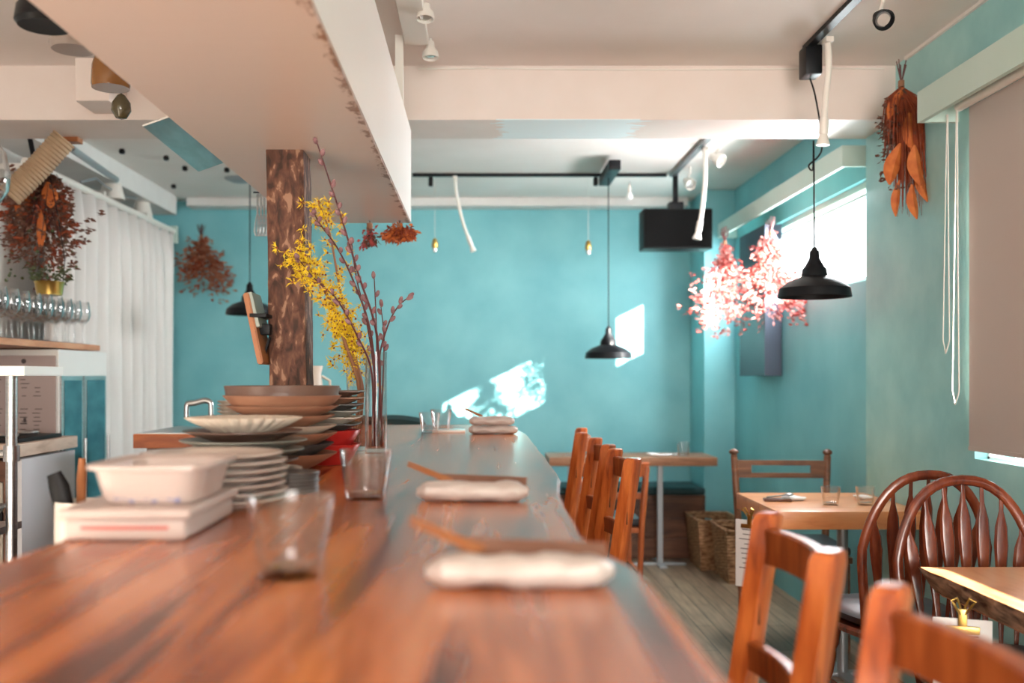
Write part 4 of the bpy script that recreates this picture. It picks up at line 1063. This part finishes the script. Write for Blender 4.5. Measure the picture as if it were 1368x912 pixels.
flex('white flexible-arm spotlight hanging in front of the corner speaker', [(942, 195), (942, 240), (938, 280), (935, 298)], 5.5, .0125, ztop=ZT - .018)
flex('thin bent white flexible spotlight hanging on the back track', [(608, 238), (610, 260), (618, 295), (626, 318)], 6.3, .010, ztop=ZT - .018)
def spot(label, px, py, Y, d, m, s=1.0, top=None):
    p = at(px, py, Y); t = thing('ceiling_spotlight', label, 'spotlight', p, 0, 'small ceiling spotlights')
    q = Vector(d).normalized().to_track_quat('Z', 'Y').to_matrix().to_4x4()
    B().lathe([(0, -.06 * s), (.016 * s, -.055 * s), (.018 * s, -.03 * s), (.03 * s, -.015 * s), (.034 * s, .01 * s), (.03 * s, .012 * s), (.026 * s, -.005 * s), (0, -.01 * s)], 24).xf(q).build('housing', m, t)
    B().lathe([(0, .006 * s), (.02 * s, .004 * s), (.0255 * s, -.002 * s), (0, -.009 * s)], 20).xf(q).build('lens', m_bulb, t)
    B().tube([Vector(d).normalized() * -.05 * s, (0, .0, .06 * s), (0, 0, ZC - p.z)], .006 * s, 8).build('stem', m_whitep, t)
spot('black spotlight aimed at the camera on the ceiling at upper right', 1180, 26, 3.25, (0, -1, -.6), m_black, 1.0)
spot('silver spotlight at the near end of the pale grey track', 962, 214, 5.42, (.6, -.6, -.5), m_whitep, 1.1)
spot('white spotlight above the corner speaker', 922, 246, 6.1, (.3, -.8, -.5), m_whitep, 1.1)
spot('upper white spotlight at top centre beside the range hood', 568, 22, 3.42, (.0, -.2, -1), m_whitep, .95)
spot('lower white spotlight at top centre beside the range hood', 575, 74, 3.78, (.02, -.1, -1), m_whitep, .95)
tag(B().box((-.235, 3.5, ZC - .018), (.09, .5, .035), bev=.004).build('junction_box', m_whitep, smooth=False), 'white ceiling junction box next to the spotlights beside the hood', 'junction box')
gb = thing('globe_bulb', 'small clear bulb hanging on the back track right of the pendant cord', 'light bulb', at(841, 262, 6.3))
B().ball((0, 0, 0), .022, 1, 1, 1.2, sub=2).build('globe', nm('pearl_bulb', .2, (.85, .85, .82)), gb); B().lathe([(.012, .02), (.013, .05), (0, .10)], 12).build('cap', m_whitep, gb)
# cable along the beam
cpts = [(x, 4.105, ZC - .012 - .006 * abs(math.sin(x * 2.1))) for x in [(-.25 + 1.92 * i / 20) for i in range(21)]]
tag(B().tube(cpts, .0035, 6).build('electric_cable', m_cord), 'thin painted cable running along the top of the ceiling beam', 'cable')
# small black ceiling plugs
plab = ['farthest left above the curtain', 'second from left above the curtain', 'near the steel plate, left', 'just right of the steel plate', 'lowest in the picture, above the back wall bouquet']
for k, (px, py) in enumerate([(163, 200), (222, 209), (247, 223), (303, 225), (232, 247)]):
    Y = F * (ZC - CZ - .004) / (VY - py)
    tag(B().lathe([(0, -.03), (.014, -.026), (.018, -.012), (.012, 0), (0, 0)], 14).build('ceiling_plug', m_blackm, loc=((px - VX) * Y / F, Y, ZC)), 'small round black ceiling plug, ' + plab[k], 'ceiling plug', 'black ceiling plugs')
tag(B().lathe([(0, -.03), (.05, -.026), (.09, -.01), (.10, 0), (0, 0)], 28).build('ceiling_disc', m_greymetal, loc=(-1.55, 6.45, ZC)), 'flat round grey fitting on the rear ceiling left of the hood', 'ceiling fitting')
# speaker
sp = thing('loudspeaker', 'black box loudspeaker hung from the ceiling before the back corner', 'loudspeaker', at(906, 334, 6.2))
B().box((0, .09, .135), (.43, .18, .25), bev=.006).build('cabinet', nm('speaker_black', .5, (.006, .006, .007), spec=.2), sp)
B().box((-.0, -.004, .135), (.41, .012, .23), bev=.003).build('grille', mottled('speaker_cloth', (.003, .003, .003), (.009, .009, .009), 300, .9, .3, spec=.1), sp)
B().box((0, .09, .285), (.09, .09, .05), bev=.004).tube([(0, .09, .3), (-.0, .09, ZC - at(906, 334, 6.2).z)], .018, 12).build('mount', m_black, sp)
# near-left ceiling cluster
def pend_small(name, label, px, py, Y, m, prof, cordm=m_black, hood=True):
    p = at(px, py, Y); t = thing(name, label, 'pendant lamp', p)
    B().lathe(prof, 32).build('shade', m, t); zt = max(z for r, z in prof)
    B().tube([(0, 0, zt - .005), (0, 0, ZC - p.z)], .003, 6).build('cord', cordm, t); return t
m_amber = nm('amber_glass', .12, (.20, .08, .012), spec=.8); m_smoke = nm('grey_shade', .3, (.30, .25, .23)); m_olive = nm('olive_bulb_glass', .1, (.08, .065, .03), spec=.8)
pend_small('glossy_pendant', 'glossy black dome pendant left of the hood at the top left', 60, 36, 2.15, m_black, [(0, .002), (.055, .0), (.062, .01), (.058, .04), (.03, .08), (.01, .1), (0, .1)])
pend_small('cloth_pendant', 'grey-brown dome pendant behind the glossy black one', 98, 68, 2.4, m_smoke, [(0, 0), (.05, .002), (.055, .014), (.05, .045), (.02, .08), (0, .082)])
pend_small('amber_pendant', 'amber glass pendant beside the left edge of the range hood', 148, 118, 2.75, m_amber, [(0, 0), (.05, .0), (.052, .01), (.05, .06), (.036, .11), (.014, .14), (0, .142)])
pend_small('round_bulb_lamp', 'small olive round bulb hanging lowest of the lamps left of the hood', 162, 160, 3.3, m_olive, [(0, 0), (.018, .006), (.032, .03), (.03, .055), (.014, .08), (0, .09)])
tag(B().box((-1.52, 4.01, ZC - .115), (.135, .20, .17), bev=.004).build('duct_box', m_beam, smooth=False), 'white box fixed to the beam face left of the range hood', 'duct box')

# hanging utensils behind the post
ut = thing('utensil_rack', 'short rail under the hood edge beside the timber post', 'rack', at(342, 257, 3.75))
B().tube([(-.01, 0, 0), (.12, .0, 0)], .003, 6).tube([(.10, 0, 0), (.10, 0, .02)], .003, 6).build('rail', m_black, ut)
for k in range(4):
    u = thing('whisk', 'steel whisk hanging on the rail behind the post, %s' % ['leftmost', 'second from left', 'second from right', 'rightmost'][k], 'whisk', at(344 + 4.5 * k, 259, 3.75), 0, 'hanging whisks')
    B().tube([(0, 0, 0), (0, 0, -.07)], .004, 8).build('handle', m_steel, u)
    b = B()
    for j in range(5):
        a = PI * j / 5; b.tube([(math.cos(a) * rr_, math.sin(a) * rr_, z_) for rr_, z_ in ((.002, -.07), (.010, -.11), (.014, -.14), (.008, -.158), (-.008, -.158), (-.014, -.14), (-.010, -.11), (-.002, -.07))], .0008, 4)
    b.build('wires', m_steel, u)
# tablet in a holder on the post
tb = thing('tablet_holder', 'slim wood-framed tablet clamped at a tilt on the left side of the timber post', 'tablet holder', at(346, 440, 2.72))
a_, c_ = Vector((-.022, -.0, .095)), Vector((.018, 0, -.095))
B().bar(a_, c_, .13, .016, .003).build('frame', m_chop, tb); 
B().bar(a_ + Vector((.008, -.0, .002)), a_.lerp(c_, .48) + Vector((.011, 0, 0)), .115, .013, .002).build('screen', nm('screen_grey', .3, (.35, .38, .33)), tb)
B().box((.02, 0, .0), (.03, .05, .03), bev=.005).tube([(.012, 0, -.08), (.03, 0, -.02)], .004, 6).box((.012, .0, .035), (.045, .14, .010), bev=.002).build('clamp', m_blackm, tb)

# ------------------------------------------------------------------ kitchen side
# sink unit
sk = thing('sink_counter', 'low wooden-edged steel sink counter behind the stacks of plates', 'sink counter', (0, 0, 0))
B().box((-1.065, 4.5, CT - .018), (.77, .58, .004)).build('steel_top', m_steel, sk, smooth=False)
B().box((-1.065, 4.5, CT - .05), (.79, .6, .06), bev=.003).build('wood_frame', wood('sink_wood', (.30, .07, .02), (.48, .13, .035), (.6, .2, .06), (1, 6, 6), 2, .4), sk, smooth=False)
B().box((-1.065, 4.52, (CT - .08) / 2), (.72, .5, CT - .08)).build('cabinet', m_bench, sk, smooth=False)
fc = thing('faucet', 'chrome swan-neck tap over the sink counter', 'faucet', (-1.19, 4.42, CT - .016))
B().tube(smoothcurve([(0, 0, 0), (0, 0, .105), (-.006, 0, .125), (-.03, 0, .132), (-.07, 0, .122), (-.10, 0, .118), (-.108, 0, .105), (-.108, 0, .055)], 4), .0125, 12).build('spout', m_steel, fc)
B().lathe([(0, 0), (.022, 0), (.022, .01), (.014, .02), (.014, .05), (0, .05)], 20).build('base', m_steel, fc)
B().tube([(0, 0, .04), (.03, -.03, .055)], .005, 8).build('lever', m_steel, fc)
for k in range(5):
    plate('small_plate', 'small pale plate, %s of the little stack by the tap' % ['lowest', 'second from bottom', 'middle', 'second from top', 'topmost'][k], 'plate', (-1.08, 4.3), CT - .016 + .06 + .0145 * k if k else CT - .0158, .05, .016 if k else .072, m_pcream, 'small plates by the tap', .6)
pt = thing('white_jug', 'white jug standing behind the timber post', 'jug', (-.72, 4.34, CT - .016))
B().lathe([(0, 0), (.04, 0), (.045, .01), (.048, .12), (.036, .22), (.032, .25), (.040, .285), (.038, .285), (.029, .25), (.033, .22), (.043, .12), (0, .02)], 28).build('body', m_por, pt)
B().tube([(.034, 0, .24), (.07, 0, .22), (.072, 0, .15), (.046, 0, .10)], .006, 8).build('handle', m_por, pt)
# narrow worktop on the kitchen side with a crock of tools
wk = thing('kitchen_worktop', 'narrow steel worktop on the kitchen side of the bar', 'worktop', (0, 0, 0))
B().box((-.80, 2.05, .835), (.19, .9, .03)).build('top', m_steel, wk, smooth=False)
B().box((-.80, 2.05, .41), (.17, .86, .82)).build('cabinet', m_bench, wk, smooth=False)
ck = tag(B().lathe([(0, 0), (.045, 0), (.05, .01), (.05, .14), (.046, .14), (.044, .012), (0, .012)], 28).build('utensil_crock', m_por, loc=(-.80, 2.0, .85)), 'white crock of kitchen tools hidden behind the plastic box', 'crock')
tag(B().tube([Vector((-.79, 2.0, .865)), at(88, 690, 1.985), at(79, 650, 1.98), at(72, 632, 1.98)], [.012, .02, .021, .015], 12, flat=.6).build('pan_handle', m_blackm), 'black rounded handle sticking up behind the plastic container', 'utensil')
tag(B().tube([Vector((-.797, 2.01, .865)), at(108, 680, 2.03), at(109, 640, 2.03), at(110, 612, 2.03)], [.008, .009, .010, .007], 10).build('wooden_spoon', m_chop), 'grey-brown wooden spoon handle sticking up behind the container', 'utensil')

# fridge
fr = thing('display_fridge', 'white glass-door display fridge in front of the linen curtain', 'fridge', (-2.12, 4.69, 0))
B().box((0, 0, .68), (.52, .57, 1.355), bev=.004).build('cabinet', mottled('fridge_enamel', (.74, .73, .70), (.78, .77, .74), 2, .4, 0), fr, smooth=False)
m_dgl = mottled('dark_door_glass', (.02, .10, .13), (.05, .20, .24), 5, .08, 0, (1, 1, 2))
for s, (ya, yb) in enumerate([(-.275, -.035), (-.02, .25)]):
    d = B().box((.264, (ya + yb) / 2, .64), (.01, yb - ya, 1.2)).build('door', m_steel, fr, smooth=False)
    B().box((.271, (ya + yb) / 2, .645), (.004, yb - ya - .05, 1.15)).build('glass', m_dgl, d, smooth=False)
    B().tube([(.285, yb - .012, .4), (.285, yb - .012, .95)], .008, 8).build('handle', m_steel, d)
mn = thing('wall_menu', 'large beige printed menu sheet on the side of the fridge', 'menu', (-2.11, 4.397, 1.12))
B().box((0, 0, 0), (.48, .004, .42)).build('sheet', nm('beige_paper', .7, (.42, .33, .31)), mn, smooth=False)
b = B(); random.seed(3)
b.lathe([(0, 0), (.011, 0), (0, .001)], 16, (0, 0, 0)).xf(Matrix.Translation((.10, -.0028, .185)) @ Matrix.Rotation(R(90), 4, 'X'))
for r_ in range(14):
    zz = .14 - .018 * r_ if r_ < 7 else .10 - .018 * r_
    for c_ in range(5):
        if random.random() < .85: b.box((-.08 + .06 * c_ + random.uniform(-.006, .006), -.0026, zz), (random.uniform(.018, .045), .0008, .0035))
b.box((.10, -.0026, -.09), (.03, .0008, .006)).box((.105, -.0026, -.075), (.012, .0008, .02))
b.build('printed_text', nm('print_ink', .7, (.08, .06, .06)), mn, smooth=False)
# wine glass shelf
ws = thing('glass_shelf', 'long wooden shelf full of wine glasses at the left edge', 'shelf', (0, 0, 0))
B().box((-2.08, 4.23, 1.378), (.40, 1.42, .028), bev=.003).build('board', m_shelf, ws, smooth=False)
B().box((-2.2, 3.6, .70), (.14, .05, 1.32)).build('upright', m_shelf, ws, smooth=False)
wg = B()
wg.lathe([(0, 0), (.033, 0), (.033, .0015), (.006, .005), (.0038, .012), (.0035, .085), (.008, .095), (.030, .115), (.037, .14), (.035, .17), (.029, .205), (.0278, .205), (.0338, .17), (.0355, .14), (.028, .118), (0, .1)], 24)
w0 = wg.build('wine_glass', m_glass, loc=(-1.92, 4.82, 1.3925)); k = 0
rn = ['front row', 'middle row', 'back row']
tag(w0, 'clear stemmed wine glass, front row at the right end of the shelf', 'wine glass', 'wine glasses on the shelf')
for r_ in range(3):
    for c_ in range(11):
        if r_ == 0 and c_ == 0: continue
        w_ = w0.copy(); sc.collection.objects.link(w_); w_.location = (-1.92 - .085 * r_ + random.uniform(-.005, .005), 4.82 - .105 * c_ + .03 * r_ + random.uniform(-.006, .006), 1.3925)
        w_['label'] = 'clear stemmed wine glass, %s, %s' % (rn[r_], ['rightmost', 'second from the right end', 'third from the right end', 'fourth from the right end', 'fifth from the right end', 'sixth from the right end', 'seventh from the right end', 'eighth from the right end', 'ninth from the right end', 'tenth from the right end', 'nearest the left picture edge'][c_])
# stove cabinet
kc = thing('stove_cabinet', 'white sided kitchen cabinet with wooden top and built-in oven', 'cabinet', (0, 0, 0))
B().box((-1.765, 4.06, .46), (.03, .50, .92)).build('side_panel', nm('white_laminate', .5, (.66, .66, .70)), kc, smooth=False)
B().box((-2.04, 4.06, .955), (.58, .56, .05), bev=.003).build('worktop', m_pale, kc, smooth=False)
B().box((-1.80, 3.83, .46), (.04, .04, .92)).build('frame_post', m_bench, kc, smooth=False)
B().box((-2.06, 4.08, .46), (.48, .44, .90)).build('carcass', m_bench, kc, smooth=False)
ov = B().box((-2.0, 3.84, .66), (.34, .03, .34), bev=.004).build('oven', nm('oven_beige', .4, (.45, .40, .33)), kc)
B().lathe([(0, 0), (.05, 0), (.05, .012), (.035, .02), (0, .02)], 28).xf(Matrix.Translation((-1.875, 3.824, .70)) @ Matrix.Rotation(R(90), 4, 'X')).build('dial', m_blackm, ov)
hb = thing('gas_hob', 'black gas hob with shiny steel rings on the wooden kitchen top', 'hob', (-2.0, 4.05, .9805))
B().box((0, 0, .008), (.44, .40, .016), bev=.003).build('plate', m_blackm, hb)
for (x, y) in ((.1, -.08), (.1, .1), (-.1, 0)): B().tube([(x + .055 * math.cos(a * PI / 8), y + .055 * math.sin(a * PI / 8), .024) for a in range(17)], .007, 6).build('burner_ring', m_steel, hb)
# steel pole rack at far left
rk = thing('steel_rack', 'chrome pole rack with white top shelf at the left edge', 'rack', (-1.315, 2.80, 0))
B().tube([(0, 0, 0), (0, 0, CZ + .0)], .0155, 18).build('pole', m_steel, rk)
B().tube([(-.45, 0, 0), (-.45, 0, CZ + .0)], .0155, 18).build('pole', m_steel, rk)
B().tube([(0, 0, 1.0), (0, 0, 1.045)], .022, 18).tube([(-.45, 0, 1.0), (-.45, 0, 1.045)], .022, 18).tube([(-.45, 0, 1.022), (0, 0, 1.022)], .010, 10).build('cross_bar', m_steel, rk)
B().box((-.21, .10, CZ + .014), (.52, .26, .028), bev=.003).build('top_shelf', nm('white_shelf', .4, (.9, .92, .9)), rk, smooth=False)
B().box((-.24, -.0, .80), (.40, .30, .02)).build('lower_shelf', m_steel, rk, smooth=False)
bs = tag(B().lathe([(0, 0), (.10, 0), (.13, .05), (.14, .052), (.135, .055), (.122, .05), (.095, .005), (0, .005)], 32, sq=.6).build('steel_basin', m_steel, loc=(-1.50, 2.80, .811)), 'steel basin on the lower shelf of the chrome rack at bottom left', 'basin')

# upper left: pipes, duct, small lampshades
def creased(P, r, n=60):
    P = [Vector(p) for p in P]; out = []; rad = []
    for i in range(n):
        u = i / (n - 1); f = u * (len(P) - 1); k = min(len(P) - 2, int(f)); out.append(P[k].lerp(P[k + 1], f - k)); rad.append(r * (1 + .05 * math.sin(i * 2.1) + .03 * random.random()))
    return out, rad
P_, r_ = creased([at(86, 185, 4.30), at(50, 225, 4.28), at(12, 262, 4.25)], .052)
dt = tag(B().tube(P_, r_, 16).build('flexible_duct', mottled('tan_duct', (.34, .23, .14), (.45, .32, .2), 10, .6, .3)), 'tan crinkled flexible duct slanting down from the beam at upper left', 'duct')
tag(B().box(at(97, 188, 4.43) + Vector((0, 0, .03)), (.07, .06, .08), bev=.003).build('wooden_block', m_chop, smooth=False), 'small brown wooden block under the beam beside the tan duct', 'block')
tag(B().tube([at(95, 198, 4.62), at(155, 240, 5.5)], .018, 10).build('ceiling_pipe', m_greymetal), 'grey pipe running along the wall above the curtain rail', 'pipe')
tag(B().tube([at(40, 185, 4.6), at(44, 205, 4.6), at(47, 228, 4.55)], .012, 8).build('hanging_bracket', m_blackm), 'dark bracket hanging behind the tan duct', 'bracket')
for k, (px, py, Y) in enumerate([(150, 262, 6.0), (190, 292, 6.6)]):
    t = thing('small_lampshade', 'small white cone lampshade standing on the curtain rail, %s' % ('left' if k == 0 else 'right'), 'lampshade', at(px, py, Y), 0, 'white lampshades above the curtain')
    B().lathe([(.075, -.02), (.045, .11), (.043, .11), (.072, -.02)], 24).build('shade', m_whitep, t)
    B().tube([(0, 0, .05), (.0, 0, .14), (-.10, 0, .16)], .005, 6).build('arm', m_greymetal, t)
tag(B().tube([at(108, 243, 5.5), at(128, 238, 5.6), at(140, 248, 5.8), at(165, 262, 6.2), at(182, 265, 6.4)], .006, 6).build('bare_twig', m_greymetal), 'bare grey twig laid between the lampshades above the curtain', 'twig')
hp = thing('hanging_planter', 'small brass bucket with trailing greenery hanging over the wine glasses', 'planter', at(66, 394, 4.50))
B().lathe([(0, 0), (.055, 0), (.062, .05), (.068, .06), (.062, .06), (.05, .006), (0, .006)], 28).build('bucket', m_brass, hp)
b = B(); random.seed(12)
for k in range(90):
    a = random.uniform(0, 2 * PI); rr = random.uniform(.01, .09); b.leaf((math.cos(a) * rr, math.sin(a) * rr, .06 + random.uniform(-.0, .07)), (math.cos(a), math.sin(a), random.uniform(-.8, 1)), .03, .014, rows=2)
b.build('foliage', m_grn, hp, smooth=False)
B().tube([(.06, 0, .05), (.07, 0, .16), (.04, 0, .35), (0, 0, .55)], .002, 5).tube([(-.06, 0, .05), (-.03, 0, .3), (0, 0, .55)], .002, 5).build('chain', m_black, hp)
t = thing('glass_pendant', 'clear glass pendant shade cut off by the left picture edge', 'pendant lamp', at(-14, 262, 3.6))
B().lathe([(.03, -.03), (.065, .02), (.072, .08), (.055, .16), (.02, .21), (.018, .21), (.052, .158), (.069, .08), (.062, .02), (.028, -.03)], 28).build('shade', m_glass, t)
B().tube([(0, 0, .2), (0, 0, ZC - at(-14, 262, 3.6).z)], .003, 6).build('cord', m_black, t)
